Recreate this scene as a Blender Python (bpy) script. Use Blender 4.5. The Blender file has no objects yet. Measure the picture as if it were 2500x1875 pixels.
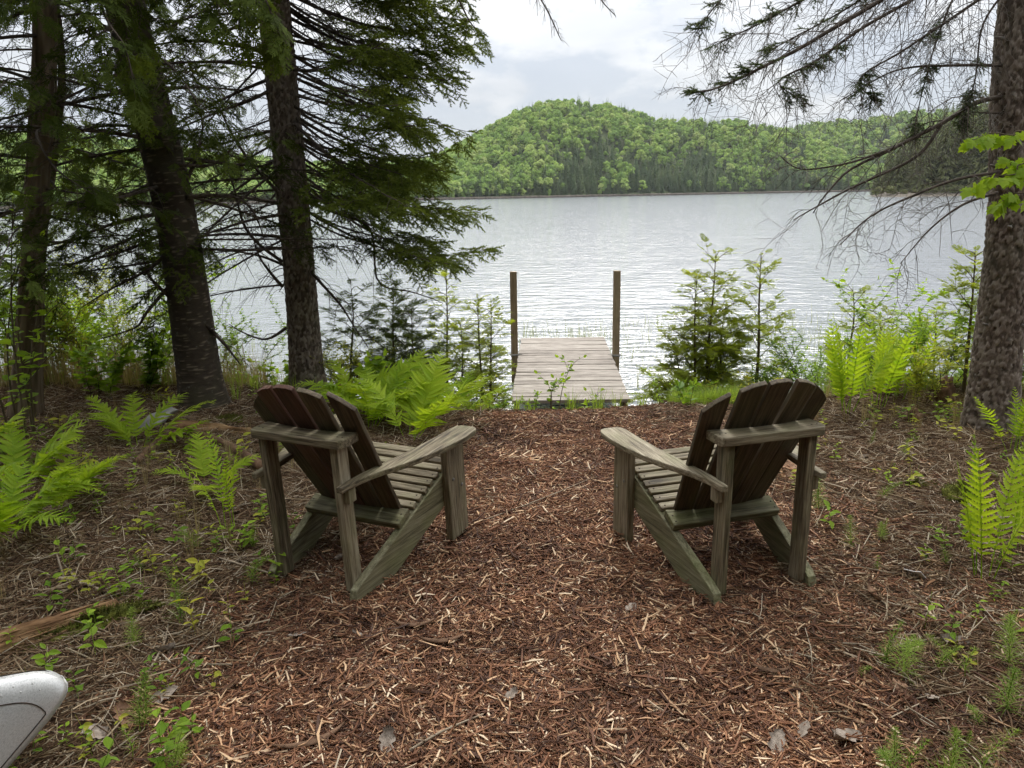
import bpy, bmesh, math, random
import numpy as np
from mathutils import Matrix, Vector, Euler

random.seed(7)
RNG = np.random.default_rng(7)
scene = bpy.context.scene
COL = scene.collection

# ------------------------------------------------------------------ camera
CAM_H, PITCH, ROLL, FPX = 1.62, math.radians(13.87), math.radians(1.0), 1877.0
_f = np.array([0, math.cos(PITCH), -math.sin(PITCH)])
_u0 = np.array([0, math.sin(PITCH), math.cos(PITCH)])
_r0 = np.array([1.0, 0, 0])
_u = _u0 * math.cos(ROLL) + _r0 * math.sin(ROLL)
_r = _r0 * math.cos(ROLL) - _u0 * math.sin(ROLL)
_C = np.array([0, 0, CAM_H])
cd = bpy.data.cameras.new('camera')
cam = bpy.data.objects.new('camera', cd)
COL.objects.link(cam)
cd.sensor_fit = 'HORIZONTAL'
cd.sensor_width = 36.0
cd.lens = 36.0 * FPX / 2500.0
cd.clip_start, cd.clip_end = 0.05, 6000.0
cam.matrix_world = Matrix(((_r[0], _u[0], -_f[0], 0), (_r[1], _u[1], -_f[1], 0), (_r[2], _u[2], -_f[2], CAM_H), (0, 0, 0, 1)))
scene.camera = cam


def ray(x, y):
    return _f + _r * (x - 1250) / FPX - _u * (y - 937.5) / FPX


def on_z(x, y, z=0.0):
    d = ray(x, y)
    return _C + d * ((z - CAM_H) / d[2])


def at(x, y, Y):
    d = ray(x, y)
    return _C + d * (Y / d[1])


# ------------------------------------------------------------------ sky, sun, exposure
world = bpy.data.worlds.new('World')
scene.world = world
world.use_nodes = True
wt = world.node_tree
wt.nodes.clear()


def nd(tree, t, **kw):
    n = tree.nodes.new(t)
    for k, v in kw.items():
        setattr(n, k, v)
    return n


SUN_EL, SUN_AZ = math.radians(52), math.radians(10)     # azimuth from +Y (over the lake) towards +X
out = nd(wt, 'ShaderNodeOutputWorld')
bg = nd(wt, 'ShaderNodeBackground')
bg.inputs['Strength'].default_value = 0.1
sky = nd(wt, 'ShaderNodeTexSky', sky_type='NISHITA')
sky.sun_disc = False
sky.sun_elevation = SUN_EL
sky.sun_rotation = SUN_AZ
tc = nd(wt, 'ShaderNodeTexCoord')
mp = nd(wt, 'ShaderNodeMapping')
mp.inputs['Scale'].default_value = (1.0, 1.0, 4.5)
mp.inputs['Rotation'].default_value = (0, 0, 0.5)
wt.links.new(tc.outputs['Generated'], mp.inputs['Vector'])
n1 = nd(wt, 'ShaderNodeTexNoise')
n1.inputs['Scale'].default_value = 2.6
n1.inputs['Detail'].default_value = 7
n1.inputs['Roughness'].default_value = 0.52
n1.inputs['Distortion'].default_value = 0.5
wt.links.new(mp.outputs['Vector'], n1.inputs['Vector'])
cr = nd(wt, 'ShaderNodeValToRGB')
cr.color_ramp.elements[0].position = 0.34
cr.color_ramp.elements[0].color = (0.58, 0.605, 0.65, 1)
cr.color_ramp.elements[1].position = 0.62
cr.color_ramp.elements[1].color = (0.86, 0.865, 0.87, 1)
wt.links.new(n1.outputs['Fac'], cr.inputs['Fac'])
# bank of low blue-grey cumulus towards the horizon all round
mp2 = nd(wt, 'ShaderNodeMapping')
mp2.inputs['Scale'].default_value = (1.0, 1.0, 1.9)
mp2.inputs['Location'].default_value = (0.37, 0.1, 0.0)
wt.links.new(tc.outputs['Generated'], mp2.inputs['Vector'])
n2 = nd(wt, 'ShaderNodeTexNoise')
n2.inputs['Scale'].default_value = 6.5
n2.inputs['Detail'].default_value = 9
n2.inputs['Roughness'].default_value = 0.58
wt.links.new(mp2.outputs['Vector'], n2.inputs['Vector'])
sx = nd(wt, 'ShaderNodeSeparateXYZ')
wt.links.new(tc.outputs['Generated'], sx.inputs[0])
el = nd(wt, 'ShaderNodeMapRange')
el.inputs['From Min'].default_value = 0.015
el.inputs['From Max'].default_value = 0.30
el.inputs['To Min'].default_value = 0.27
el.inputs['To Max'].default_value = -0.26
wt.links.new(sx.outputs['Z'], el.inputs['Value'])
ad = nd(wt, 'ShaderNodeMath', operation='ADD')
wt.links.new(n2.outputs['Fac'], ad.inputs[0])
wt.links.new(el.outputs['Result'], ad.inputs[1])
cr2 = nd(wt, 'ShaderNodeValToRGB')
cr2.color_ramp.elements[0].position = 0.47
cr2.color_ramp.elements[0].color = (0, 0, 0, 1)
cr2.color_ramp.elements[1].position = 0.56
cr2.color_ramp.elements[1].color = (0.75, 0.75, 0.75, 1)
wt.links.new(ad.outputs[0], cr2.inputs['Fac'])
mx = nd(wt, 'ShaderNodeMix', data_type='RGBA')
mx.inputs['B'].default_value = (0.50, 0.55, 0.63, 1)
wt.links.new(cr2.outputs['Color'], mx.inputs['Factor'])
wt.links.new(cr.outputs['Color'], mx.inputs['A'])
# overcast sky brightens towards the zenith
zc_ = nd(wt, 'ShaderNodeMath', operation='MAXIMUM')
zc_.inputs[1].default_value = 0.0
wt.links.new(sx.outputs['Z'], zc_.inputs[0])
zp = nd(wt, 'ShaderNodeMath', operation='POWER')
zp.inputs[1].default_value = 1.4
wt.links.new(zc_.outputs[0], zp.inputs[0])
zb = nd(wt, 'ShaderNodeMapRange')
zb.inputs['From Min'].default_value = 0.0
zb.inputs['From Max'].default_value = 1.0
zb.inputs['To Min'].default_value = 4.55
zb.inputs['To Max'].default_value = 19.0
wt.links.new(zp.outputs[0], zb.inputs['Value'])
sc_ = nd(wt, 'ShaderNodeVectorMath', operation='SCALE')
wt.links.new(mx.outputs['Result'], sc_.inputs[0])
wt.links.new(zb.outputs['Result'], sc_.inputs['Scale'])
mx2 = nd(wt, 'ShaderNodeMix', data_type='RGBA')
mx2.inputs['Factor'].default_value = 0.93
wt.links.new(sky.outputs['Color'], mx2.inputs['A'])
wt.links.new(sc_.outputs[0], mx2.inputs['B'])
wt.links.new(mx2.outputs['Result'], bg.inputs['Color'])
wt.links.new(bg.outputs[0], out.inputs['Surface'])

sd = bpy.data.lights.new('sun', 'SUN')
sd.energy = 1.5
sd.angle = math.radians(25)
sd.color = (1.0, 0.96, 0.9)
sun = bpy.data.objects.new('sun', sd)
COL.objects.link(sun)
_sv = Vector((math.sin(SUN_AZ) * math.cos(SUN_EL), math.cos(SUN_AZ) * math.cos(SUN_EL), math.sin(SUN_EL)))
sun.rotation_euler = (-_sv).to_track_quat('-Z', 'Y').to_euler()

scene.view_settings.view_transform = 'Standard'
scene.view_settings.look = 'None'
scene.view_settings.exposure = 1.1
scene.view_settings.gamma = 1.0
scene.view_settings.use_curve_mapping = False
scene.cycles.max_bounces = 6
scene.cycles.diffuse_bounces = 3
scene.cycles.glossy_bounces = 2
scene.cycles.transmission_bounces = 4
scene.cycles.use_denoising = True
scene.cycles.adaptive_threshold = 0.02
scene.cycles.sample_clamp_indirect = 6.0

# ------------------------------------------------------------------ helpers
WATER_Z = -0.75


def _hash(ix, iy, iz, s=0):
    h = (ix.astype(np.int64) * 374761393 + iy.astype(np.int64) * 668265263 + iz.astype(np.int64) * 2147483647 + s * 1274126177) & 0xFFFFFFFF
    h = ((h ^ (h >> 13)) * 1274126177) & 0xFFFFFFFF
    h = ((h ^ (h >> 16)) * 2246822519) & 0xFFFFFFFF
    return ((h ^ (h >> 15)) & 0xFFFFFF) / float(0x1000000)


def vnoise(p, s=0):
    p = np.asarray(p, float)
    i = np.floor(p).astype(np.int64)
    f = p - i
    f = f * f * (3 - 2 * f)
    r = 0
    for a in (0, 1):
        for b in (0, 1):
            for c in (0, 1):
                w = (f[..., 0] if a else 1 - f[..., 0]) * (f[..., 1] if b else 1 - f[..., 1]) * (f[..., 2] if c else 1 - f[..., 2])
                r = r + w * _hash(i[..., 0] + a, i[..., 1] + b, i[..., 2] + c, s)
    return r


def noise2(x, y, s=0):
    x = np.asarray(x, float)
    return vnoise(np.stack([x, np.broadcast_to(np.asarray(y, float), x.shape), np.zeros_like(x) + 0.5], -1), s)


def voronoi(p, s=0):
    i = np.floor(p).astype(np.int64)
    f1 = np.full(p.shape[:-1], 9.0)
    f2 = f1.copy()
    cid = np.zeros(p.shape[:-1])
    for a in (-1, 0, 1):
        for b in (-1, 0, 1):
            for c in (-1, 0, 1):
                x, y, z = i[..., 0] + a, i[..., 1] + b, i[..., 2] + c
                q = np.stack([x + _hash(x, y, z, s), y + _hash(x, y, z, s + 1), z + _hash(x, y, z, s + 2)], -1)
                d = ((q - p) ** 2).sum(-1)
                n = d < f1
                f2 = np.where(n, f1, np.minimum(f2, d))
                cid = np.where(n, _hash(x, y, z, s + 5), cid)
                f1 = np.where(n, d, f1)
    return np.sqrt(f1), np.sqrt(f2), cid


def smooth(a, b, x):
    t = np.clip((np.asarray(x, float) - a) / (b - a), 0, 1)
    return t * t * (3 - 2 * t)


class MB:
    """collects vertices and faces, builds one mesh"""

    def __init__(self):
        self.v, self.q, self.t, self.a, self.n = [], [], [], [], 0

    def add(self, v, quads=None, tris=None, tone=0.5):
        v = np.asarray(v, float).reshape(-1, 3)
        self.v.append(v)
        self.a.append(np.broadcast_to(np.asarray(tone, float), (len(v),)))
        if quads is not None and len(quads):
            self.q.append(np.asarray(quads, np.int64).reshape(-1, 4) + self.n)
        if tris is not None and len(tris):
            self.t.append(np.asarray(tris, np.int64).reshape(-1, 3) + self.n)
        self.n += len(v)
        return self

    def tube(self, pts, rad, sides=5, tone=0.5, cap=True):
        P = np.asarray(pts, float)
        n = len(P)
        R = np.broadcast_to(np.asarray(rad, float), (n,))
        T = np.gradient(P, axis=0)
        T /= np.linalg.norm(T, axis=1, keepdims=True) + 1e-12
        ref = np.array([0, 0, 1.0]) if abs(T[0, 2]) < 0.9 else np.array([1.0, 0, 0])
        N = np.cross(T, ref)
        N /= np.linalg.norm(N, axis=1, keepdims=True) + 1e-12
        B = np.cross(T, N)
        th = np.arange(sides) * 2 * math.pi / sides
        V = P[:, None] + R[:, None, None] * (np.cos(th)[None, :, None] * N[:, None] + np.sin(th)[None, :, None] * B[:, None])
        i, j = np.meshgrid(np.arange(n - 1), np.arange(sides), indexing='ij')
        k = (j + 1) % sides
        Q = np.stack([i * sides + j, i * sides + k, (i + 1) * sides + k, (i + 1) * sides + j], -1).reshape(-1, 4)
        V = V.reshape(-1, 3)
        tr = []
        if cap:
            V = np.vstack([V, P[:1], P[-1:]])
            a, b = n * sides, n * sides + 1
            for j in range(sides):
                tr.append((a, (j + 1) % sides, j))
                tr.append((b, (n - 1) * sides + j, (n - 1) * sides + (j + 1) % sides))
        return self.add(V, Q, tr, tone)

    def box(self, lo, hi, M=None, tone=0.5):
        x0, y0, z0 = lo
        x1, y1, z1 = hi
        V = np.array([(x0, y0, z0), (x1, y0, z0), (x1, y1, z0), (x0, y1, z0), (x0, y0, z1), (x1, y0, z1), (x1, y1, z1), (x0, y1, z1)], float)
        if M is not None:
            V = V @ np.array(M)[:3, :3].T + np.array(M)[:3, 3]
        return self.add(V, [(0, 3, 2, 1), (4, 5, 6, 7), (0, 1, 5, 4), (1, 2, 6, 5), (2, 3, 7, 6), (3, 0, 4, 7)], None, tone)

    def data(self):
        V = np.vstack(self.v) if self.v else np.zeros((0, 3))
        Q = np.vstack(self.q) if self.q else np.zeros((0, 4), np.int64)
        T = np.vstack(self.t) if self.t else np.zeros((0, 3), np.int64)
        A = np.concatenate(self.a) if self.a else np.zeros(0)
        return V, Q, T, A

    def mesh(self, name, mat=None, smooth_=True):
        V, Q, T, A = self.data()
        me = bpy.data.meshes.new(name)
        me.vertices.add(len(V))
        me.vertices.foreach_set('co', V.astype(np.float32).ravel())
        nl = Q.size + T.size
        me.loops.add(nl)
        me.loops.foreach_set('vertex_index', np.concatenate([Q.ravel(), T.ravel()]).astype(np.int32))
        me.polygons.add(len(Q) + len(T))
        st = np.concatenate([np.arange(len(Q)) * 4, Q.size + np.arange(len(T)) * 3]).astype(np.int32)
        me.polygons.foreach_set('loop_start', st)
        me.polygons.foreach_set('use_smooth', np.full(len(st), smooth_, bool))
        at_ = me.attributes.new('tone', 'FLOAT', 'POINT')
        at_.data.foreach_set('value', A.astype(np.float32))
        me.update(calc_edges=True)
        if mat:
            me.materials.append(mat)
        return me

    def build(self, name, mat, parent=None, smooth_=True):
        o = bpy.data.objects.new(name, self.mesh(name, mat, smooth_))
        COL.objects.link(o)
        if parent:
            o.parent = parent
        return o

    def join(self, data, mats, tones=None):
        """add transformed copies of another mesh's data: mats (n,4,4)"""
        V, Q, T, A = data
        M = np.asarray(mats, float)
        W = np.einsum('nij,vj->nvi', M[:, :3, :3], V) + M[:, None, :3, 3]
        n, k = len(M), len(V)
        off = (np.arange(n) * k)[:, None, None]
        tn = np.tile(A, n) if tones is None else np.repeat(np.asarray(tones), k)
        self.add(W.reshape(-1, 3), (Q[None] + off).reshape(-1, 4) if len(Q) else None, (T[None] + off).reshape(-1, 3) if len(T) else None, tn)
        return self


def tag(o, label=None, cat=None, group=None, kind=None):
    if label:
        o['label'] = label
    if cat:
        o['category'] = cat
    if group:
        o['group'] = group
    if kind:
        o['kind'] = kind
    return o


def empty(name, loc=(0, 0, 0), rz=0.0):
    o = bpy.data.objects.new(name, None)
    COL.objects.link(o)
    o.location = loc
    o.rotation_euler = (0, 0, rz)
    o.empty_display_size = 0.1
    return o


def frame(pos, x, up=(0, 0, 1), scale=1.0):
    """4x4 with local X along x, local Z near up"""
    x = np.asarray(x, float)
    x = x / (np.linalg.norm(x) + 1e-12)
    y = np.cross(np.asarray(up, float), x)
    ln = np.linalg.norm(y)
    if ln < 1e-6:
        y = np.cross((0, 1.0, 0), x)
        ln = np.linalg.norm(y)
    y /= ln
    z = np.cross(x, y)
    M = np.eye(4)
    M[:3, 0], M[:3, 1], M[:3, 2], M[:3, 3] = x * scale, y * scale, z * scale, pos
    return M


def proto(name, mb, mat, smooth_=True):
    """mesh used only as the source of a stuff scatter (not linked to the scene)"""
    return bpy.data.objects.new(name, mb.mesh(name, mat, smooth_))


def scatter(name, protos, mats, idx=None, parent=None):
    M = np.asarray(mats, float)
    n = len(M)
    scl = np.linalg.norm(M[:, :3, :3], axis=1)
    Rm = M[:, :3, :3] / scl[:, None, :]
    b = np.arcsin(np.clip(-Rm[:, 2, 0], -1, 1))
    a = np.arctan2(Rm[:, 2, 1], Rm[:, 2, 2])
    c = np.arctan2(Rm[:, 1, 0], Rm[:, 0, 0])
    rot = np.stack([a, b, c], -1)
    if idx is None:
        idx = RNG.integers(0, len(protos), n)
    me = bpy.data.meshes.new(name)
    me.vertices.add(n)
    me.vertices.foreach_set('co', M[:, :3, 3].astype(np.float32).ravel())
    for nm, typ, arr, key in (('rot', 'FLOAT_VECTOR', rot, 'vector'), ('scl', 'FLOAT_VECTOR', scl, 'vector'), ('idx', 'INT', np.asarray(idx), 'value')):
        at_ = me.attributes.new(nm, typ, 'POINT')
        at_.data.foreach_set(key, np.ascontiguousarray(arr, np.int32 if typ == 'INT' else np.float32).ravel())
    o = bpy.data.objects.new(name, me)
    COL.objects.link(o)
    if parent:
        o.parent = parent
    o['kind'] = 'stuff'
    ng = bpy.data.node_groups.new('scatter_' + name, 'GeometryNodeTree')
    ng.interface.new_socket(name='Geometry', in_out='INPUT', socket_type='NodeSocketGeometry')
    ng.interface.new_socket(name='Geometry', in_out='OUTPUT', socket_type='NodeSocketGeometry')
    gi, go = ng.nodes.new('NodeGroupInput'), ng.nodes.new('NodeGroupOutput')
    ip = ng.nodes.new('GeometryNodeInstanceOnPoints')
    jn = ng.nodes.new('GeometryNodeJoinGeometry')
    for p in protos:
        oi = ng.nodes.new('GeometryNodeObjectInfo')
        oi.inputs['Object'].default_value = p
        oi.inputs['As Instance'].default_value = True
        ng.links.new(oi.outputs['Geometry'], jn.inputs[0])
    ng.links.new(gi.outputs[0], ip.inputs['Points'])
    ng.links.new(jn.outputs[0], ip.inputs['Instance'])
    ip.inputs['Pick Instance'].default_value = True
    for nm, typ, sock in (('rot', 'FLOAT_VECTOR', 'Rotation'), ('scl', 'FLOAT_VECTOR', 'Scale'), ('idx', 'INT', 'Instance Index')):
        na = ng.nodes.new('GeometryNodeInputNamedAttribute')
        na.data_type = typ
        na.inputs['Name'].default_value = nm
        ng.links.new(na.outputs['Attribute'], ip.inputs[sock])
    ng.links.new(ip.outputs[0], go.inputs[0])
    md = o.modifiers.new('scatter', 'NODES')
    md.node_group = ng
    return o


# ------------------------------------------------------------------ materials
def new_mat(name):
    m = bpy.data.materials.new(name)
    m.use_nodes = True
    t = m.node_tree
    t.nodes.clear()
    o = nd(t, 'ShaderNodeOutputMaterial')
    return m, t, o


def ramp(t, fac, stops):
    r = nd(t, 'ShaderNodeValToRGB')
    e = r.color_ramp.elements
    while len(e) < len(stops):
        e.new(0.5)
    for k, (p, c) in zip(e, stops):
        k.position = p
        k.color = (*c, 1)
    t.links.new(fac, r.inputs['Fac'])
    return r.outputs['Color']


def noise_tex(t, vec, scale, detail=4, rough=0.55, dist=0.0):
    n = nd(t, 'ShaderNodeTexNoise')
    n.inputs['Scale'].default_value = scale
    n.inputs['Detail'].default_value = detail
    n.inputs['Roughness'].default_value = rough
    n.inputs['Distortion'].default_value = dist
    if vec is not None:
        t.links.new(vec, n.inputs['Vector'])
    return n.outputs['Fac']


def mapped(t, scale, kind='Object', loc=None):
    tc = nd(t, 'ShaderNodeTexCoord')
    m = nd(t, 'ShaderNodeMapping')
    m.inputs['Scale'].default_value = scale
    t.links.new(tc.outputs[kind], m.inputs['Vector'])
    if loc is not None:
        t.links.new(loc, m.inputs['Location'])
    return m.outputs['Vector']


def math_(t, op, a, b):
    n = nd(t, 'ShaderNodeMath', operation=op)
    for s, v in ((0, a), (1, b)):
        if isinstance(v, (int, float)):
            n.inputs[s].default_value = v
        else:
            t.links.new(v, n.inputs[s])
    return n.outputs[0]


def mixc(t, fac, a, b, mode='MIX'):
    n = nd(t, 'ShaderNodeMix', data_type='RGBA', blend_type=mode)
    for s, v in (('Factor', fac), ('A', a), ('B', b)):
        if isinstance(v, (int, float)):
            n.inputs[s].default_value = v
        elif isinstance(v, tuple):
            n.inputs[s].default_value = (*v, 1)
        else:
            t.links.new(v, n.inputs[s])
    return n.outputs['Result']


def bump(t, h, strength, dist):
    b = nd(t, 'ShaderNodeBump')
    b.inputs['Strength'].default_value = strength
    b.inputs['Distance'].default_value = dist
    t.links.new(h, b.inputs['Height'])
    return b.outputs['Normal']


def principled(t, o, col, rough=0.8, spec=0.3, normal=None, metal=0.0):
    p = nd(t, 'ShaderNodeBsdfPrincipled')
    if isinstance(col, tuple):
        p.inputs['Base Color'].default_value = (*col, 1)
    else:
        t.links.new(col, p.inputs['Base Color'])
    if isinstance(rough, (int, float)):
        p.inputs['Roughness'].default_value = rough
    else:
        t.links.new(rough, p.inputs['Roughness'])
    p.inputs['Specular IOR Level'].default_value = spec
    p.inputs['Metallic'].default_value = metal
    if normal is not None:
        t.links.new(normal, p.inputs['Normal'])
    t.links.new(p.outputs[0], o.inputs['Surface'])
    return p


def attr(t, name, typ='GEOMETRY'):
    a = nd(t, 'ShaderNodeAttribute', attribute_type=typ, attribute_name=name)
    return a.outputs['Fac']


def obj_random(t):
    return nd(t, 'ShaderNodeObjectInfo').outputs['Random']


def wood_mat(name, stops, algae=None, rough=0.75, grain=1.0):
    """weathered plank, grain along local X; every plank differs"""
    m, t, o = new_mat(name)
    rnd = obj_random(t)
    off = nd(t, 'ShaderNodeCombineXYZ')
    t.links.new(math_(t, 'MULTIPLY', rnd, 37.0), off.inputs[0])
    t.links.new(math_(t, 'MULTIPLY', rnd, 91.0), off.inputs[1])
    v = mapped(t, (1.6, 26 * grain, 26 * grain), 'Object', off.outputs[0])
    g = noise_tex(t, v, 3.0, 6, 0.6, 0.4)
    v2 = mapped(t, (5, 160, 160), 'Object', off.outputs[0])
    g2 = noise_tex(t, v2, 2.0, 3, 0.6)
    v3 = mapped(t, (4, 7, 7), 'Object', off.outputs[0])
    g3 = noise_tex(t, v3, 1.6, 3, 0.5)
    f = math_(t, 'ADD', math_(t, 'MULTIPLY', g, 0.62), math_(t, 'MULTIPLY', g2, 0.38))
    f = math_(t, 'ADD', f, math_(t, 'MULTIPLY', math_(t, 'SUBTRACT', rnd, 0.5), 0.10))
    c = ramp(t, f, stops)
    c = mixc(t, 0.45, c, ramp(t, g3, [(0.3, (0.45, 0.45, 0.45)), (0.7, (1, 1, 1))]), 'MULTIPLY')
    if algae:
        c = mixc(t, ramp(t, g3, [(0.45, (0, 0, 0)), (0.72, (0.45, 0.45, 0.45))]), c, algae)
    nrm = bump(t, f, 0.7, 0.004)
    principled(t, o, c, rough, 0.25, nrm)
    return m


def leaf_mat(name, a, b, trans=0.45, rough=0.5, var='obj', spec=0.12, tmul=1.35):
    """two-sided leaf: diffuse + gloss + translucency, tone varies per leaf or per instance"""
    m, t, o = new_mat(name)
    tn = attr(t, 'tone')
    if var == 'obj':
        fac = math_(t, 'ADD', math_(t, 'MULTIPLY', obj_random(t), 0.5), math_(t, 'MULTIPLY', tn, 0.5))
    else:
        fac = tn
    c = ramp(t, fac, [(0.1, a), (0.9, b)])
    p = nd(t, 'ShaderNodeBsdfPrincipled')
    t.links.new(c, p.inputs['Base Color'])
    p.inputs['Roughness'].default_value = rough
    p.inputs['Specular IOR Level'].default_value = spec
    tr = nd(t, 'ShaderNodeBsdfTranslucent')
    t.links.new(mixc(t, 1.0, c, (tmul, tmul * 0.97, tmul * 0.45), 'MULTIPLY'), tr.inputs['Color'])
    ms = nd(t, 'ShaderNodeMixShader')
    ms.inputs[0].default_value = trans
    t.links.new(p.outputs[0], ms.inputs[1])
    t.links.new(tr.outputs[0], ms.inputs[2])
    t.links.new(ms.outputs[0], o.inputs['Surface'])
    return m


def bark_mat(name, stops, bscale=90.0, bstr=0.6, stretch=(1, 1, 0.5)):
    m, t, o = new_mat(name)
    tn = attr(t, 'tone')
    n = noise_tex(t, mapped(t, stretch), bscale * 0.25, 5, 0.6)
    f = math_(t, 'ADD', math_(t, 'MULTIPLY', tn, 0.55), math_(t, 'MULTIPLY', n, 0.45))
    c = ramp(t, f, stops)
    big = noise_tex(t, mapped(t, (1, 1, 0.6)), 3.0, 3)
    c = mixc(t, ramp(t, big, [(0.5, (0, 0, 0)), (0.75, (0.35, 0.35, 0.35))]), c, (0.10, 0.115, 0.06))
    li = noise_tex(t, mapped(t, (1, 1, 1)), 16, 5, 0.7)
    c = mixc(t, ramp(t, li, [(0.60, (0, 0, 0)), (0.70, (0.45, 0.45, 0.45))]), c, (0.22, 0.23, 0.19))
    h = noise_tex(t, mapped(t, stretch), bscale, 4, 0.65)
    principled(t, o, c, 0.9, 0.15, bump(t, h, bstr, 0.006))
    return m


def plain_mat(name, stops, scale=8.0, rough=0.85, bscale=40.0, bstr=0.3, spec=0.2, use_tone=False, stretch=(1, 1, 1)):
    m, t, o = new_mat(name)
    n = noise_tex(t, mapped(t, stretch), scale, 5, 0.6)
    if use_tone:
        n = math_(t, 'ADD', math_(t, 'MULTIPLY', n, 0.4), math_(t, 'MULTIPLY', attr(t, 'tone'), 0.6))
    c = ramp(t, n, stops)
    nrm = bump(t, noise_tex(t, mapped(t, stretch), bscale, 4, 0.6), bstr, 0.005) if bstr else None
    principled(t, o, c, rough, spec, nrm)
    return m


M = {}
M['chair'] = wood_mat('weathered_chair_wood', [(0.33, (0.035, 0.026, 0.016)), (0.44, (0.14, 0.11, 0.066)), (0.56, (0.31, 0.26, 0.17)), (0.72, (0.50, 0.45, 0.34))], (0.115, 0.125, 0.05), 0.62)
M['chair_moss'] = wood_mat('mossy_chair_wood', [(0.32, (0.05, 0.042, 0.022)), (0.45, (0.13, 0.115, 0.062)), (0.58, (0.25, 0.23, 0.135)), (0.75, (0.40, 0.375, 0.25))], (0.13, 0.15, 0.045), 0.65)
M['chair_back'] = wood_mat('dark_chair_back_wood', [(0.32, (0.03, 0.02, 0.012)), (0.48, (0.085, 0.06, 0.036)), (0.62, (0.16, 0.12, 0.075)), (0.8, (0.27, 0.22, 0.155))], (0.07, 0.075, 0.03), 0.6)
M['dock'] = wood_mat('weathered_dock_wood', [(0.32, (0.10, 0.082, 0.066)), (0.45, (0.25, 0.215, 0.18)), (0.60, (0.39, 0.35, 0.30)), (0.8, (0.50, 0.46, 0.41))], None, 0.8, 0.7)
M['post'] = wood_mat('dock_post_wood', [(0.3, (0.10, 0.07, 0.035)), (0.5, (0.22, 0.165, 0.095)), (0.75, (0.34, 0.28, 0.18))], None, 0.8, 0.8)
M['spruce_bark'] = bark_mat('spruce_bark', [(0.2, (0.055, 0.042, 0.032)), (0.5, (0.16, 0.125, 0.10)), (0.8, (0.30, 0.255, 0.215))])
M['fir_bark'] = bark_mat('fir_bark', [(0.25, (0.03, 0.024, 0.018)), (0.55, (0.075, 0.058, 0.042)), (0.8, (0.22, 0.18, 0.13))], 60, 0.4, (1, 1, 2.5))
M['cedar_bark'] = bark_mat('cedar_bark', [(0.2, (0.05, 0.035, 0.02)), (0.5, (0.13, 0.095, 0.06)), (0.8, (0.24, 0.19, 0.13))], 70, 0.7, (1, 1, 0.12))
M['branch'] = plain_mat('branch_bark', [(0.3, (0.035, 0.027, 0.02)), (0.7, (0.12, 0.095, 0.075))], 25, 0.9, 90, 0.3)
M['dead_twig'] = plain_mat('dead_grey_twig', [(0.3, (0.11, 0.10, 0.085)), (0.7, (0.27, 0.245, 0.215))], 12, 0.9, 90, 0.2)
M['stem'] = plain_mat('young_stem', [(0.3, (0.06, 0.045, 0.025)), (0.7, (0.14, 0.11, 0.06))], 20, 0.8, 60, 0.2)
M['needle'] = leaf_mat('spruce_needles', (0.04, 0.060, 0.013), (0.17, 0.215, 0.045), 0.38, 0.6, spec=0.05)
M['needle_dark'] = leaf_mat('fir_needles', (0.022, 0.034, 0.009), (0.09, 0.115, 0.026), 0.3, 0.6, spec=0.03)
M['needle_grey'] = leaf_mat('sparse_spruce_needles', (0.05, 0.075, 0.04), (0.12, 0.155, 0.07), 0.25, 0.5)
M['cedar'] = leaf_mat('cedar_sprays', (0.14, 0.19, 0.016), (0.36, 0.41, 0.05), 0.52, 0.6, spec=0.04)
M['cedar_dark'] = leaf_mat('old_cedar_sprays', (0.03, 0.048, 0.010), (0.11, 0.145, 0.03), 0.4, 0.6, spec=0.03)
M['fern'] = leaf_mat('fern_green', (0.17, 0.31, 0.018), (0.42, 0.53, 0.045), 0.50, 0.45)
M['fern_dark'] = leaf_mat('shade_fern_green', (0.19, 0.31, 0.018), (0.38, 0.48, 0.045), 0.5, 0.45)
M['leaf'] = leaf_mat('broad_leaf', (0.11, 0.21, 0.022), (0.32, 0.46, 0.045), 0.52, 0.4)
M['maple'] = leaf_mat('young_maple_leaf', (0.19, 0.32, 0.025), (0.36, 0.48, 0.05), 0.55, 0.4)
M['yellow_leaf'] = leaf_mat('yellow_green_leaf', (0.22, 0.28, 0.03), (0.48, 0.46, 0.07), 0.5, 0.45)
M['horsetail'] = leaf_mat('horsetail_green', (0.11, 0.19, 0.025), (0.26, 0.35, 0.06), 0.45, 0.5)
M['grass'] = leaf_mat('shore_grass', (0.12, 0.21, 0.03), (0.34, 0.43, 0.10), 0.45, 0.5)
M['dry_grass'] = leaf_mat('dry_stalks', (0.20, 0.15, 0.08), (0.46, 0.38, 0.22), 0.3, 0.6)
M['reed'] = leaf_mat('reeds', (0.16, 0.19, 0.08), (0.34, 0.36, 0.18), 0.3, 0.5)
M['moss'] = plain_mat('moss', [(0.3, (0.05, 0.06, 0.012)), (0.7, (0.17, 0.17, 0.03))], 30, 0.95, 160, 0.9)


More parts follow.
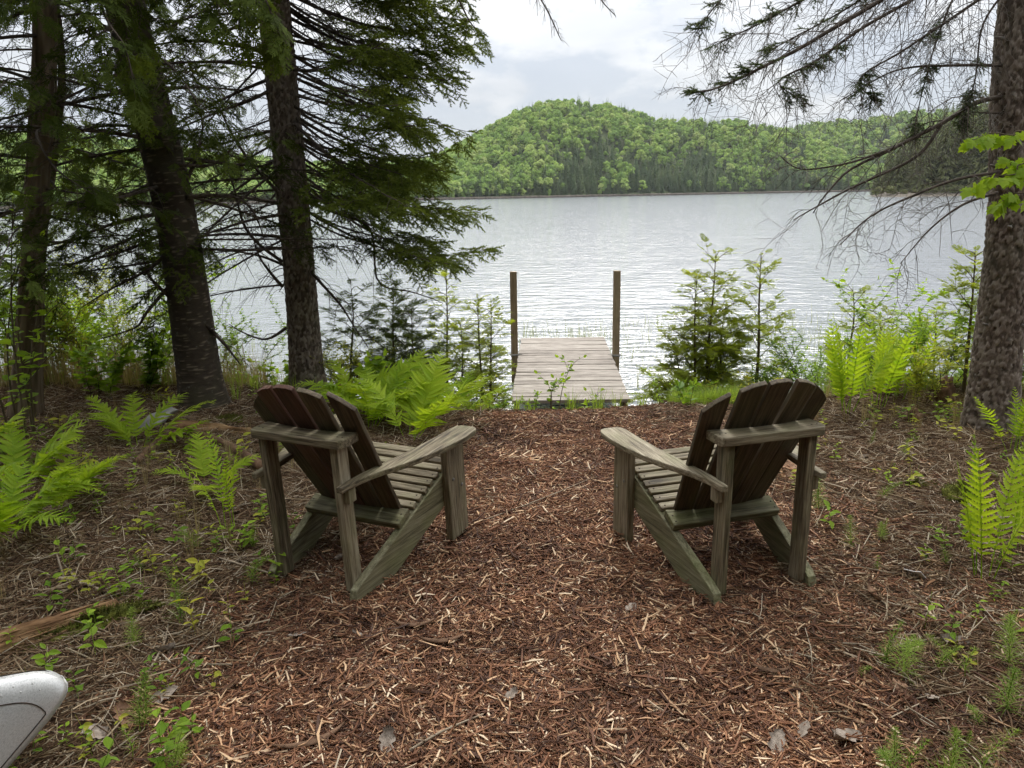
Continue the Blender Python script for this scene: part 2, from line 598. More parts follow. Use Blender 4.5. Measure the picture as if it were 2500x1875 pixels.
def mulch_mat():
    m, t, o = new_mat('wood_chips')
    tn = attr(t, 'tone')
    f = math_(t, 'ADD', tn, math_(t, 'MULTIPLY', math_(t, 'SUBTRACT', noise_tex(t, mapped(t, (1, 1, 1), 'Object'), 120, 3), 0.5), 0.25))
    c = ramp(t, f, [(0.0, (0.06, 0.03, 0.019)), (0.35, (0.19, 0.082, 0.04)), (0.60, (0.35, 0.18, 0.092)), (0.80, (0.56, 0.37, 0.21)), (1.0, (0.70, 0.56, 0.39))])
    g = nd(t, 'ShaderNodeNewGeometry')
    w_ = noise_tex(t, g.outputs['Position'], 1.7, 5, 0.6)
    c = mixc(t, 1.0, c, ramp(t, w_, [(0.32, (0.50, 0.45, 0.42)), (0.5, (0.92, 0.92, 0.92)), (0.68, (1.25, 1.25, 1.25))]), 'MULTIPLY')
    principled(t, o, c, 0.75, 0.3)
    return m


def litter_mat():
    m, t, o = new_mat('needle_litter')
    c = ramp(t, attr(t, 'tone'), [(0.0, (0.05, 0.03, 0.018)), (0.5, (0.16, 0.095, 0.052)), (0.85, (0.30, 0.22, 0.13)), (1.0, (0.45, 0.38, 0.28))])
    principled(t, o, c, 0.85, 0.2)
    return m


def ground_mat():
    m, t, o = new_mat('forest_floor')
    v = mapped(t, (1, 1, 1))
    a = noise_tex(t, v, 14, 8, 0.7)
    b = noise_tex(t, v, 1.1, 4, 0.6)
    c1 = ramp(t, a, [(0.3, (0.04, 0.022, 0.013)), (0.55, (0.10, 0.055, 0.032)), (0.75, (0.17, 0.10, 0.06))])
    c2 = ramp(t, a, [(0.3, (0.05, 0.042, 0.02)), (0.7, (0.14, 0.12, 0.06))])
    c = mixc(t, ramp(t, b, [(0.5, (0, 0, 0)), (0.7, (0.8, 0.8, 0.8))]), c1, c2)
    principled(t, o, c, 0.9, 0.15, bump(t, noise_tex(t, v, 60, 6, 0.7), 0.8, 0.03))
    return m


def water_mat():
    m, t, o = new_mat('lake_water')
    tc = nd(t, 'ShaderNodeTexCoord')

    def wav(sx, sy, sc, det, dist=0.6):
        mpn = nd(t, 'ShaderNodeMapping')
        mpn.inputs['Scale'].default_value = (sx, sy, 1)
        mpn.inputs['Rotation'].default_value = (0, 0, math.radians(6))
        t.links.new(tc.outputs['Object'], mpn.inputs['Vector'])
        return noise_tex(t, mpn.outputs[0], sc, det, 0.55, dist)
    h = math_(t, 'MULTIPLY', wav(0.8, 2.3, 1.6, 4), 0.75)
    for a_, b_, c_, d_, w_ in ((0.12, 0.32, 1.0, 3, 0.7), (2.0, 5.2, 2.2, 3, 0.20), (4.0, 10.0, 3.0, 2, 0.05), (0.03, 0.09, 1.0, 3, 1.0)):
        h = math_(t, 'ADD', h, math_(t, 'MULTIPLY', wav(a_, b_, c_, d_), w_))
    nrm = bump(t, h, 0.42, 0.32)
    p = principled(t, o, (0.22, 0.235, 0.25), 0.12, 0.5, nrm)
    p.inputs['IOR'].default_value = 2.1
    return m


M['mulch'] = mulch_mat()
M['litter'] = litter_mat()
M['ground'] = ground_mat()
M['water'] = water_mat()


# ------------------------------------------------------------------ terrain and lake
def gz(x, y):
    x = np.asarray(x, float)
    y = np.asarray(y, float)
    crest = 5.38 + 0.75 * smooth(-0.6, -2.4, x) + 0.55 * smooth(1.9, 3.2, x) + 0.25 * (noise2(x * 0.7, 3.3, 3) - 0.5)
    z = -0.98 * smooth(0, 2.9, y - crest) - 1.6 * smooth(3.0, 14.0, y - crest)
    z = z + 0.07 * smooth(-1.2, -2.6, x) * smooth(2.0, 4.5, y) * (1 - smooth(0.3, 1.5, y - crest))
    z = z + (noise2(x * 1.3, y * 1.3, 1) - 0.5) * 0.06 * (1 - smooth(8, 12, y)) * (0.3 + 0.7 * smooth(1.4, 2.4, np.abs(x)))
    z = z + (noise2(x * 5, y * 5, 2) - 0.5) * 0.018 * (1 - smooth(7, 9, y))
    return z


def gz1(x, y):
    return float(gz(np.array([x]), np.array([y]))[0])


def terrain():
    xs = np.unique(np.concatenate([-np.geomspace(8, 1500, 26), np.arange(-8, 8.001, 0.07), np.geomspace(8, 1500, 26)]))
    ys = np.unique(np.concatenate([-np.geomspace(4, 600, 16), np.arange(-4, 10.001, 0.07), np.geomspace(10, 1900, 34)]))
    X, Y = np.meshgrid(xs, ys, indexing='ij')
    Z = gz(X, Y)
    Z = np.where(Y > 14, -2.6, Z)
    nx, ny = X.shape
    i, j = np.meshgrid(np.arange(nx - 1), np.arange(ny - 1), indexing='ij')
    Q = np.stack([i * ny + j, (i + 1) * ny + j, (i + 1) * ny + j + 1, i * ny + j + 1], -1)
    o = MB().add(np.stack([X, Y, Z], -1), Q).build('ground', M['ground'])
    tag(o, kind='structure')


def lake():
    xs = np.array([-1600, -400, -100, -30, -8, 0, 8, 30, 100, 400, 1600.])
    ys = np.array([6.0, 9, 14, 25, 50, 120, 300, 700, 1800.])
    X, Y = np.meshgrid(xs, ys, indexing='ij')
    nx, ny = X.shape
    i, j = np.meshgrid(np.arange(nx - 1), np.arange(ny - 1), indexing='ij')
    Q = np.stack([i * ny + j, (i + 1) * ny + j, (i + 1) * ny + j + 1, i * ny + j + 1], -1)
    o = MB().add(np.stack([X, Y, np.full_like(X, WATER_Z)], -1), Q).build('lake_water', M['water'])
    tag(o, kind='structure')


terrain()
lake()

# ------------------------------------------------------------------ far hills and their woods
SKY1 = [(-400, 350), (0, 338), (150, 333), (300, 348), (500, 378), (800, 405), (980, 402), (1040, 392), (1100, 368), (1150, 340), (1200, 311), (1260, 280), (1320, 257), (1400, 248),
        (1480, 256), (1530, 273), (1600, 293), (1700, 297), (1800, 300), (1850, 307), (1930, 322), (2000, 345), (2080, 380), (2200, 425), (2320, 455), (2500, 470), (2900, 475)]
SKY2 = [(1500, 440), (1700, 372), (1850, 338), (1980, 308), (2100, 300), (2200, 288), (2350, 272), (2450, 264), (2700, 250), (3000, 260)]
SHORE1 = [(-400, 300), (500, 360), (1050, 420), (1400, 470), (1800, 540), (2100, 600), (2500, 640), (2900, 650)]
RIDGE1 = [(-400, 520), (500, 560), (1050, 600), (1400, 650), (1800, 700), (2100, 720), (2500, 760), (2900, 780)]
SHORE2 = [(1500, 700), (2200, 720), (3000, 730)]
RIDGE2 = [(1500, 1000), (2200, 1040), (3000, 1060)]


def lerp(tab, x):
    a = np.array(tab, float)
    return np.interp(x, a[:, 0], a[:, 1])


def column(x, ysky):
    """azimuth unit vector and tan(elevation) of a picture column's skyline"""
    d = _f[None] + _r[None] * ((x - 1250) / FPX)[:, None] - _u[None] * ((ysky - 937.5) / FPX)[:, None]
    h = np.hypot(d[:, 0], d[:, 1])
    return d[:, :2] / h[:, None], d[:, 2] / h


def hill_pt(x, s, skyt, shore, ridge, tree_h):
    """world point for column x and s in 0..1.4 (0 shore, 1 ridge)"""
    x = np.asarray(x, float)
    s = np.asarray(s, float)
    az, te = column(x, lerp(skyt, x))
    D0, D1 = lerp(shore, x), lerp(ridge, x)
    top = np.maximum(CAM_H + D1 * te - tree_h, 1.5)
    D = D0 + (D1 - D0) * s
    prof = np.where(s <= 1, np.sin(np.clip(s, 0, 1) * math.pi / 2) ** 0.9, 1 - 0.35 * (s - 1) ** 1.0)
    prof = prof * (1 - 0.12 * (vnoise(np.stack([x / 60, s * 3, x * 0], -1), 9) - 0.5) * np.sin(np.clip(s, 0, 1) * math.pi))
    z = WATER_Z - 0.6 + (top - WATER_Z + 0.6) * prof
    return np.stack([az[:, 0] * D, az[:, 1] * D, z], -1)


def crown_decid(seed):
    r = np.random.default_rng(seed)
    mb = MB()
    nb = 13
    cent = []
    for k in range(nb):
        a = r.uniform(0, 6.283)
        zz = r.uniform(-0.8, 1.0)
        rr = math.sqrt(max(0.05, 1 - zz * zz * 0.9)) * r.uniform(0.35, 0.75)
        cent.append((rr * math.cos(a) * 3.9, rr * math.sin(a) * 3.9, 7.2 + zz * 3.6, r.uniform(1.2, 2.1)))
    cent = np.array(cent)
    n = 520
    k = r.integers(0, nb, n)
    d = r.normal(size=(n, 3))
    d /= np.linalg.norm(d, axis=1, keepdims=True)
    d[:, 2] = np.abs(d[:, 2]) * 1.0 - 0.25
    P = cent[k, :3] + d * cent[k, 3:4] * r.uniform(0.7, 1.08, (n, 1))
    N = d + r.normal(size=(n, 3)) * 0.5
    N /= np.linalg.norm(N, axis=1, keepdims=True)
    A = np.cross(N, r.normal(size=(n, 3)))
    A /= np.linalg.norm(A, axis=1, keepdims=True)
    B = np.cross(N, A)
    s = r.uniform(0.35, 0.72, (n, 1))
    V = np.stack([P - A * s, P + B * s * 0.8, P + A * s, P - B * s * 0.8], 1)
    mb.add(V.reshape(-1, 3), np.arange(n * 4).reshape(-1, 4), None, np.repeat(r.uniform(0, 1, n), 4))
    return mb


def crown_conifer(seed, h=15.0, w=2.4, base=1.2, n=560):
    r = np.random.default_rng(seed)
    mb = MB()
    t = 1 - np.sqrt(r.uniform(0, 1, n))
    t = np.clip(t * 1.02, 0, 0.995)
    tier = np.floor(t * 16) / 16
    az = r.uniform(0, 6.283, n)
    lim = w * (1 - t) * (0.75 + 0.5 * vnoise(np.stack([np.cos(az) * 1.5 + 3, np.sin(az) * 1.5 + 3, tier * 40], -1), seed)) + 0.06
    rad = lim * np.sqrt(r.uniform(0.15, 1.0, n))
    z = base + (h - base) * t - rad * 0.35 + (t - tier) * 0
    P = np.stack([rad * np.cos(az), rad * np.sin(az), z], -1)
    O = np.stack([np.cos(az), np.sin(az), -0.45 + 0.3 * r.normal(size=n)], -1)
    O /= np.linalg.norm(O, axis=1, keepdims=True)
    S = np.cross(O, (0, 0, 1.0))
    S = S / (np.linalg.norm(S, axis=1, keepdims=True) + 1e-9) + r.normal(size=(n, 3)) * 0.3
    L = (0.35 + 0.55 * (1 - t))[:, None] * r.uniform(0.7, 1.2, (n, 1))
    V = np.stack([P - O * L * 0.6 - S * L * 0.28, P - O * L * 0.6 + S * L * 0.28, P + O * L], 1)
    mb.add(V.reshape(-1, 3), None, np.arange(n * 3).reshape(-1, 3), np.repeat(r.uniform(0, 1, n), 3))
    return mb


def far_leaf_mat(name, stops):
    m, t, o = new_mat(name)
    f = math_(t, 'ADD', math_(t, 'MULTIPLY', obj_random(t), 0.8), math_(t, 'MULTIPLY', attr(t, 'tone'), 0.2))
    c = ramp(t, f, stops)
    p = nd(t, 'ShaderNodeBsdfPrincipled')
    t.links.new(c, p.inputs['Base Color'])
    p.inputs['Roughness'].default_value = 0.7
    p.inputs['Specular IOR Level'].default_value = 0.2
    tr = nd(t, 'ShaderNodeBsdfTranslucent')
    t.links.new(c, tr.inputs['Color'])
    ms = nd(t, 'ShaderNodeMixShader')
    ms.inputs[0].default_value = 0.3
    t.links.new(p.outputs[0], ms.inputs[1])
    t.links.new(tr.outputs[0], ms.inputs[2])
    t.links.new(ms.outputs[0], o.inputs['Surface'])
    return m


M['far_decid'] = far_leaf_mat('far_spring_leaves', [(0.0, (0.17, 0.27, 0.075)), (0.35, (0.25, 0.37, 0.09)), (0.65, (0.34, 0.46, 0.115)), (0.9, (0.42, 0.50, 0.17)), (1.0, (0.38, 0.40, 0.20))])
M['far_conif'] = far_leaf_mat('far_conifer_needles', [(0.0, (0.07, 0.115, 0.05)), (0.5, (0.11, 0.165, 0.07)), (1.0, (0.17, 0.21, 0.09))])
M['point_conif'] = far_leaf_mat('olive_spruce_needles', [(0.0, (0.10, 0.115, 0.05)), (0.5, (0.15, 0.165, 0.07)), (1.0, (0.20, 0.21, 0.085))])
M['far_trunk'] = plain_mat('far_trunks', [(0.3, (0.07, 0.06, 0.05)), (0.7, (0.2, 0.18, 0.16))], 3, 0.9, 20, 0)
M['hill'] = plain_mat('forest_soil', [(0.3, (0.04, 0.06, 0.02)), (0.7, (0.09, 0.10, 0.05))], 0.2, 0.95, 3, 0)


def hill_mesh(name, skyt, shore, ridge, x0, x1, th):
    xs = np.linspace(x0, x1, 110)
    ss = np.linspace(-0.02, 1.5, 30)
    X, S = np.meshgrid(xs, ss, indexing='ij')
    P = hill_pt(X.ravel(), S.ravel(), skyt, shore, ridge, th)
    nx, ny = X.shape
    i, j = np.meshgrid(np.arange(nx - 1), np.arange(ny - 1), indexing='ij')
    Q = np.stack([i * ny + j, (i + 1) * ny + j, (i + 1) * ny + j + 1, i * ny + j + 1], -1)
    o = MB().add(P, Q).build(name, M['hill'])
    tag(o, kind='structure')


FAR_D = [proto('far_maple_%d' % k, crown_decid(50 + k), M['far_decid'], False) for k in range(6)]
FAR_C = [proto('far_spruce_%d' % k, crown_conifer(70 + k), M['far_conif'], False) for k in range(5)]


def upright(P, rz, sx, sz=None):
    n = len(P)
    sz = sx if sz is None else sz
    Mx = np.zeros((n, 4, 4))
    c, s = np.cos(rz), np.sin(rz)
    Mx[:, 0, 0], Mx[:, 0, 1] = c * sx, -s * sx
    Mx[:, 1, 0], Mx[:, 1, 1] = s * sx, c * sx
    Mx[:, 2, 2] = sz
    Mx[:, :3, 3] = P
    Mx[:, 3, 3] = 1
    return Mx


def woods(name, skyt, shore, ridge, x0, x1, n, th, seed, size, smin=0.0):
    r = np.random.default_rng(seed)
    x = r.uniform(x0, x1, n)
    s = smin + (1.15 - smin) * r.uniform(0, 1, n)
    s[: n // 7] = r.uniform(0, 0.12, n // 7)
    P = hill_pt(x, s, skyt, shore, ridge, th)
    patch = vnoise(np.stack([x / 75, s * 4, x * 0], -1), 21)
    con = 0.07 + 0.75 * smooth(0.42, 0.02, s) * smooth(950, 1350, x) + 0.6 * smooth(0.62, 0.78, patch) + 0.55 * smooth(1430, 1500, x) * smooth(0.6, 0.85, s) + 0.35 * smooth(1500, 1800, x) * smooth(0.48, 0.65, patch)
    con = np.where(x < 1350, con * 0.6, con)
    isc = r.uniform(0, 1, n) < con * 0.8
    sc = (0.55 + 0.85 * r.uniform(0, 1, n) ** 1.5) * size
    Mx = upright(P - np.array([0, 0, 0.5]), r.uniform(0, 6.28, n), sc * r.uniform(0.85, 1.15, n), sc * np.where(isc, r.uniform(0.8, 1.2, n), 1.0))
    return Mx, isc


hill_mesh('hill', SKY1, SHORE1, RIDGE1, -400, 2900, 9)
hill_mesh('far_hill', SKY2, SHORE2, RIDGE2, 1500, 3000, 9)
mA, cA = woods('a', SKY1, SHORE1, RIDGE1, -350, 2800, 16500, 8, 5, 0.66)
mB, cB = woods('b', SKY2, SHORE2, RIDGE2, 1600, 2900, 6500, 8, 6, 0.85)
mAll, cAll = np.concatenate([mA, mB]), np.concatenate([cA, cB])
tag(scatter('broadleaf_wood', FAR_D, mAll[~cAll]), 'bright spring green broadleaf wood covering the hills across the lake', 'woodland', kind='stuff')
tag(scatter('conifer_wood', FAR_C, mAll[cAll]), 'dark grey green conifers mixed through the wood across the lake', 'woodland', kind='stuff')


def put_raw(name, me, parent):
    o = bpy.data.objects.new(name, me)
    COL.objects.link(o)
    o.parent = parent
    return o


def far_tree(name, P, scale, zs, crown_me, trunk_me, rz, label, group):
    e = empty(name, P, rz)
    for nm, me in (('trunk', trunk_me), ('crown', crown_me)):
        o = bpy.data.objects.new(nm, me)
        COL.objects.link(o)
        o.parent = e
        o.scale = (scale, scale, zs)
    tag(e, label, 'tree', group)


tk = MB().tube([(0, 0, -1.5), (0.05, 0, 4), (0, 0.04, 9)], [0.22, 0.18, 0.08], 6)
TRUNK_ME = tk.mesh('far_trunk', M['far_trunk'])
rr = np.random.default_rng(31)
nsh = 74
xs_ = np.sort(rr.uniform(1010, 2130, nsh))
Ps = hill_pt(xs_, rr.uniform(0.0, 0.03, nsh), SKY1, SHORE1, RIDGE1, 9)
for k in range(nsh):
    decid = rr.uniform() < (0.62 if xs_[k] < 1300 else 0.22)
    s = rr.uniform(0.5, 0.95)
    zl = max(Ps[k][2], WATER_Z + 0.3)
    if decid:
        far_tree('broadleaf_tree', (Ps[k][0], Ps[k][1], zl), s * 0.8, s * 0.85, FAR_D[rr.integers(6)].data, TRUNK_ME, rr.uniform(0, 6), 'light green broadleaf tree at the waterline of the opposite shore', 'broadleaf trees along the opposite waterline')
    else:
        far_tree('conifer_tree', (Ps[k][0], Ps[k][1], zl), s, s * rr.uniform(0.8, 1.15), FAR_C[rr.integers(5)].data, TRUNK_ME, rr.uniform(0, 6), 'grey green conifer at the waterline of the opposite shore', 'conifers along the opposite waterline')
# low rocky rim along the far shore
rim_mat = plain_mat('shore_stones', [(0.3, (0.06, 0.055, 0.04)), (0.7, (0.15, 0.125, 0.10))], 0.6, 0.9, 4, 0)
xr = np.linspace(-350, 2300, 340)
Pr = hill_pt(xr, np.full(340, -0.012), SKY1, SHORE1, RIDGE1, 9)
Pr[:, 2] = WATER_Z + 0.25 + 0.35 * noise2(xr / 9, 0 * xr, 4)
tag(MB().tube(Pr, 0.9, 5).build('shore_rim', rim_mat), kind='structure')

# wooded point on the right, nearer than the hill
D_PT = 235.0
pt = np.array([at(2150, 470, 1.0), at(2500, 470, 1.0)])
px = np.linspace(2118, 2620, 60)
dirs = np.stack([ray(x, 470) for x in px])
dirs = dirs[:, :2] / np.hypot(dirs[:, 0], dirs[:, 1])[:, None]
rows = []
for q, (dd, zz) in enumerate(((-10, -0.9), (-5, -0.2), (0, 0.3), (20, 0.6), (60, 0.9))):
    D = D_PT + dd + 6 * (noise2(px / 40, px * 0 + q, 8) - 0.5) + 14 * smooth(2190, 2118, px) * (dd + 10) / 70
    zz_ = np.where(px < 2150, WATER_Z - 0.15 + (zz - WATER_Z) * smooth(2118, 2170, px), zz)
    rows.append(np.stack([dirs[:, 0] * D, dirs[:, 1] * D, zz_ + 0.5 * (noise2(px / 12, px * 0 + q, 5) - 0.5)], -1))
G = np.stack(rows, 1)
i, j = np.meshgrid(np.arange(59), np.arange(4), indexing='ij')
tag(MB().add(G, np.stack([i * 5 + j, (i + 1) * 5 + j, (i + 1) * 5 + j + 1, i * 5 + j + 1], -1)).build('wooded_point', rim_mat), kind='structure')
PC = [crown_conifer(90 + k, 17.0, 3.4, 0.4, 2200).mesh('point_crown', M['point_conif'], False) for k in range(4)]
for k in range(40):
    x = 2145 + k * 11.5 + rr.uniform(-8, 8)
    d = ray(x, 470)
    d = d[:2] / np.hypot(*d[:2])
    D = D_PT + rr.uniform(0, 34)
    hgt = np.interp(x, [2130, 2170, 2230, 2330, 2600], [0.45, 0.85, 1.2, 1.5, 1.75]) * rr.uniform(0.82, 1.08)
    far_tree('spruce_tree', (d[0] * D, d[1] * D, 0.0), hgt * 0.9, hgt, PC[k % 4], TRUNK_ME, rr.uniform(0, 6), 'olive grey spruce on the wooded point beside the right trunk', 'spruces on the wooded point')
PB = []
for k in range(22):
    x = 2130 + k * 20 + rr.uniform(-9, 9)
    d = ray(x, 470)
    d = d[:2] / np.hypot(*d[:2])
    D = D_PT - 5 + rr.uniform(0, 4)
    s = rr.uniform(0.16, 0.34)
    e = empty('waterside_bush', (d[0] * D, d[1] * D, -0.5), rr.uniform(0, 6))
    tag(e, 'low bush at the water edge of the wooded point on the right', 'bush', 'bushes at the water edge of the point')
    if k < 6:
        PB.append(crown_decid(150 + k).mesh('bush_crown', M['point_conif'], False))
    o = put_raw('crown', PB[k % 6], e)
    o.scale = (s * 1.3, s * 1.3, s)
    o.location = (0, 0, -2.6 * s)
bu = MB()
th = np.linspace(0, math.pi, 8)
b0 = at(2277, 478, 205.0)
bu.tube(np.stack([0 * th, 0 * th, -0.28 * np.cos(th)], -1), 0.28 * np.sin(th) + 1e-3, 12)
bo = bu.build('buoy', plain_mat('white_plastic', [(0.3, (0.78, 0.78, 0.78)), (0.7, (0.82, 0.82, 0.82))], 2, 0.4, 10, 0))
bo.location = (b0[0], b0[1], WATER_Z + 0.15)
tag(bo, 'tiny white mooring buoy on the water off the wooded point', 'buoy')

# ------------------------------------------------------------------ planks
def plank_mesh(name, outline, t, mat, bev=0.005):
    """outline in local XY (grain along X), thickness t along Z, edges rounded"""
    bm = bmesh.new()
    vs = [bm.verts.new((x, y, -t / 2)) for x, y in outline]
    f = bm.faces.new(vs)
    r = bmesh.ops.extrude_face_region(bm, geom=[f])
    bmesh.ops.translate(bm, vec=(0, 0, t), verts=[v for v in r['geom'] if isinstance(v, bmesh.types.BMVert)])
    bmesh.ops.recalc_face_normals(bm, faces=bm.faces)
    if bev:
        ed = [e for e in bm.edges if len(e.link_faces) == 2 and e.calc_face_angle(0) > 0.6]
        bmesh.ops.bevel(bm, geom=ed, offset=bev, segments=2, affect='EDGES', profile=0.6)
    me = bpy.data.meshes.new(name)
    bm.to_mesh(me)
    bm.free()
    me.materials.append(mat)
    return me


def rect(l, w):
    return [(0, -w / 2), (l, -w / 2), (l, w / 2), (0, w / 2)]


def put(name, me, parent, mat4):
    o = bpy.data.objects.new(name, me)
    COL.objects.link(o)
    o.parent = parent
    o.matrix_local = Matrix(np.asarray(mat4).tolist())
    return o


def axes(pos, x, z):
    """local X along x, local Z near z"""
    return frame(pos, x, z)


M['bolt'] = plain_mat('galvanised_bolt', [(0.3, (0.14, 0.13, 0.11)), (0.7, (0.26, 0.24, 0.21))], 30, 0.5, 60, 0.1, 0.5)


def bolt_mesh():
    mb = MB()
    a = np.linspace(0, math.pi / 2, 4)
    mb.tube(np.stack([0 * a, 0 * a, 0.005 * np.sin(a)], -1), 0.009 * np.cos(a) + 1e-4, 10)
    return mb.mesh('bolt', M['bolt'])


BOLT = bolt_mesh()
M['screw'] = plain_mat('rusty_screw', [(0.3, (0.02, 0.015, 0.012)), (0.7, (0.06, 0.04, 0.03))], 30, 0.7, 60, 0)
SCREW = MB().tube([(0, 0, -0.001), (0, 0, 0.0004), (0, 0, 0.0008)], [0.0042, 0.0042, 0.002], 8).mesh('screw', M['screw'])
M['chair_dark'] = M['chair']
HB, WP, WB = 0.706, 0.205, 0.236


def chair(name, pose, label, seed, red):
    r = np.random.default_rng(seed)
    x, y, yaw, pi_, ro, z = pose
    e = empty(name)
    e.matrix_world = Matrix.Translation((x, y, z)) @ Matrix.Rotation(-yaw, 4, 'Z') @ Matrix.Rotation(pi_, 4, 'X') @ Matrix.Rotation(ro, 4, 'Y')
    tag(e, label, 'chair', 'wooden garden chairs on the mulch')
    mat = M['chair']
    splay = 0.085
    rail_top = lambda yy: 0.07 + 0.42 * yy
    sl = math.atan(0.42)
    for s in (-1, 1):
        # side rail: outline in (along, up) with its rear foot cut flat on the ground
        o2 = [(-0.035, 0.0), (0.20, 0.0), (0.70, 0.42 * 0.50), (0.725, 0.34), (0.66, rail_top(0.66)), (0.02, rail_top(0.02)), (-0.02, 0.055)]
        dirr = np.array([s * splay, 1, 0])
        me = plank_mesh('side_rail', o2, 0.038, M['chair_moss'])
        put('side_rail', me, e, axes((s * 0.224, 0, 0), dirr, np.cross(dirr, (0, 0, 1.0))) if True else None)
        # rear post
        me = plank_mesh('rear_post', rect(HB - 0.04 - 0.03, 0.066), 0.038, mat)
        put('rear_post', me, e, axes((s * (WP - 0.019), 0.033, 0.03), (0, 0, 1), (1, 0, 0)))
        # front leg
        me = plank_mesh('front_leg', rect(0.49, 0.135), 0.038, mat)
        lg = put('front_leg', me, e, axes((s * 0.318, 0.667, 0.0), (0, 0, 1), (1, -s * splay, 0)))
        for bx, by in ((0.30, 0.03), (0.25, -0.035)):
            b = put('bolt', BOLT, lg, np.eye(4))
            b.matrix_local = Matrix.Translation((bx, by, s * 0.019)) @ (Matrix.Rotation(math.pi, 4, 'X') if s < 0 else Matrix.Identity(4))
        # arm
        om = [(-0.035, 0.236), (0.06, 0.246), (0.15, 0.272), (0.26, 0.322), (0.38, 0.366), (0.52, 0.398), (0.64, 0.412), (0.735, 0.412), (0.768, 0.400), (0.784, 0.375),
              (0.784, 0.318), (0.768, 0.292), (0.735, 0.282), (0.60, 0.276), (0.45, 0.262), (0.33, 0.245), (0.22, 0.226), (0.12, 0.212), (0.068, 0.2075), (-0.035, 0.2075)]
        om = [(a, (b if s > 0 else -b)) for a, b in om]
        if s < 0:
            om = om[::-1]
        # local X along chair +y, local Y along chair +x  -> local Z is chair -z
        me = plank_mesh('arm', om, 0.026, mat, 0.006)
        put('arm', me, e, np.array([[0, 1, 0, 0], [1, 0, 0, 0], [0, 0, -1, 0.506], [0, 0, 0, 1.0]]))
        me = plank_mesh('arm_block', rect(0.06, 0.045), 0.028, mat, 0.003)
        put('arm_block', me, e, axes((s * (WP + 0.0145), 0.03, 0.432), (0, 0, 1), (1, 0, 0)))
    # upper back support with a concave front edge
    n = 9
    xx = np.linspace(-WB, WB, n)
    front = [(a, 0.106 - 0.03 * (1 - (a / WB) ** 2)) for a in xx]
    out_ = [(-WB + 0.012, -0.016), (WB - 0.012, -0.016), (WB, 0.004)] + front[::-1] + [(-WB, 0.004)]
    put('back_support', plank_mesh('back_support', out_, 0.038, mat, 0.006), e, np.array([[1, 0, 0, 0], [0, 1, 0, 0], [0, 0, 1, HB - 0.019], [0, 0, 0, 1.0]]))
    # lower brace lying on the rails
    cs, sn = math.cos(sl), math.sin(sl)
    Wb = 0.262
    xx = np.linspace(-Wb, Wb, n)
    front = [(a, 0.085 - 0.025 * (1 - (a / Wb) ** 2)) for a in xx]
    out_ = [(-Wb, -0.012), (Wb, -0.012)] + front[::-1]
    y0, z0 = 0.290, rail_top(0.290) + 0.0215
    put('lower_brace', plank_mesh('lower_brace', out_, 0.036, M['chair_moss'], 0.006), e, np.array([[1, 0, 0, 0], [0, cs, -sn, y0], [0, sn, cs, z0], [0, 0, 0, 1.0]]))
    # back slats fanned out and cupped
    tops = [(0.80, 0.872), (0.880, 0.910), (0.916, 0.916), (0.910, 0.880), (0.872, 0.80)]
    for k in range(5):
        u = (k - 2) / 2.0
        xb, xt = u * 0.170, u * 0.236 + r.normal() * 0.003
        yb = 0.0
        # brace front edge and support front edge at this slat
        pb_y = y0 + (0.085 - 0.025 * (1 - (xb / Wb) ** 2)) * cs
        pb_z = z0 + (0.085 - 0.025 * (1 - (xb / Wb) ** 2)) * sn
        ps_y = 0.106 - 0.03 * (1 - (u * 0.205 / WB) ** 2)
        A = np.array([xb, pb_y + 0.012, pb_z])
        B = np.array([u * 0.205, ps_y + 0.012, HB])
        d = (B - A) / (B[2] - A[2])
        base = A + d * (0.185 - A[2])
        base[0] = xb
        dx = (xt - xb) / 0.66
        d[0] = dx
        ln = math.sqrt(d @ d)
        w = 0.083 + (0.004 if k == 2 else 0)
        wt_ = 0.098
        dz_ = r.normal() * 0.007
        zl, zr = (q + dz_ for q in tops[k])
        # outline: X along slat, Y across (local Y -> chair -x or +x decided by frame)
        La, Lb = (zl - 0.185) * ln, (zr - 0.185) * ln
        Lm = max(La, Lb) + (0.006 if k in (1, 3) else 0.0)
        nrm = np.array([0, -d[2], d[1]]) * -1.0          # forward-up face
        # yaw each slat a little to follow the cupped edge
        tw = -u * 0.10
        nrm = np.array([math.sin(tw), nrm[1] * math.cos(tw), nrm[2] * math.cos(tw)])
        fr = axes(base, d, nrm)
        ysign = 1 if fr[0, 1] > 0 else -1
        lo, hi = (La, Lb) if ysign > 0 else (Lb, La)
        if k == 2:
            ol = [(0, -w / 2), (lo - 0.006, -wt_ / 2), (lo + 0.002, -wt_ / 4), (lo + 0.003, wt_ / 4), (hi - 0.006, wt_ / 2), (0, w / 2)]
        else:
            mid = (lo + hi) / 2
            ol = [(0, -w / 2), (lo, -wt_ / 2), (mid + 0.007, 0.0), (hi, wt_ / 2), (0, w / 2)]
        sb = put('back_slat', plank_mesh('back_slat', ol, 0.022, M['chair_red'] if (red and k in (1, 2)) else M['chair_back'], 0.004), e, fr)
        if red and k in (1, 2):
            sb['label'] = 'back slat with a faint reddish brown stain'
    # seat slats across the rails
    ns = 8
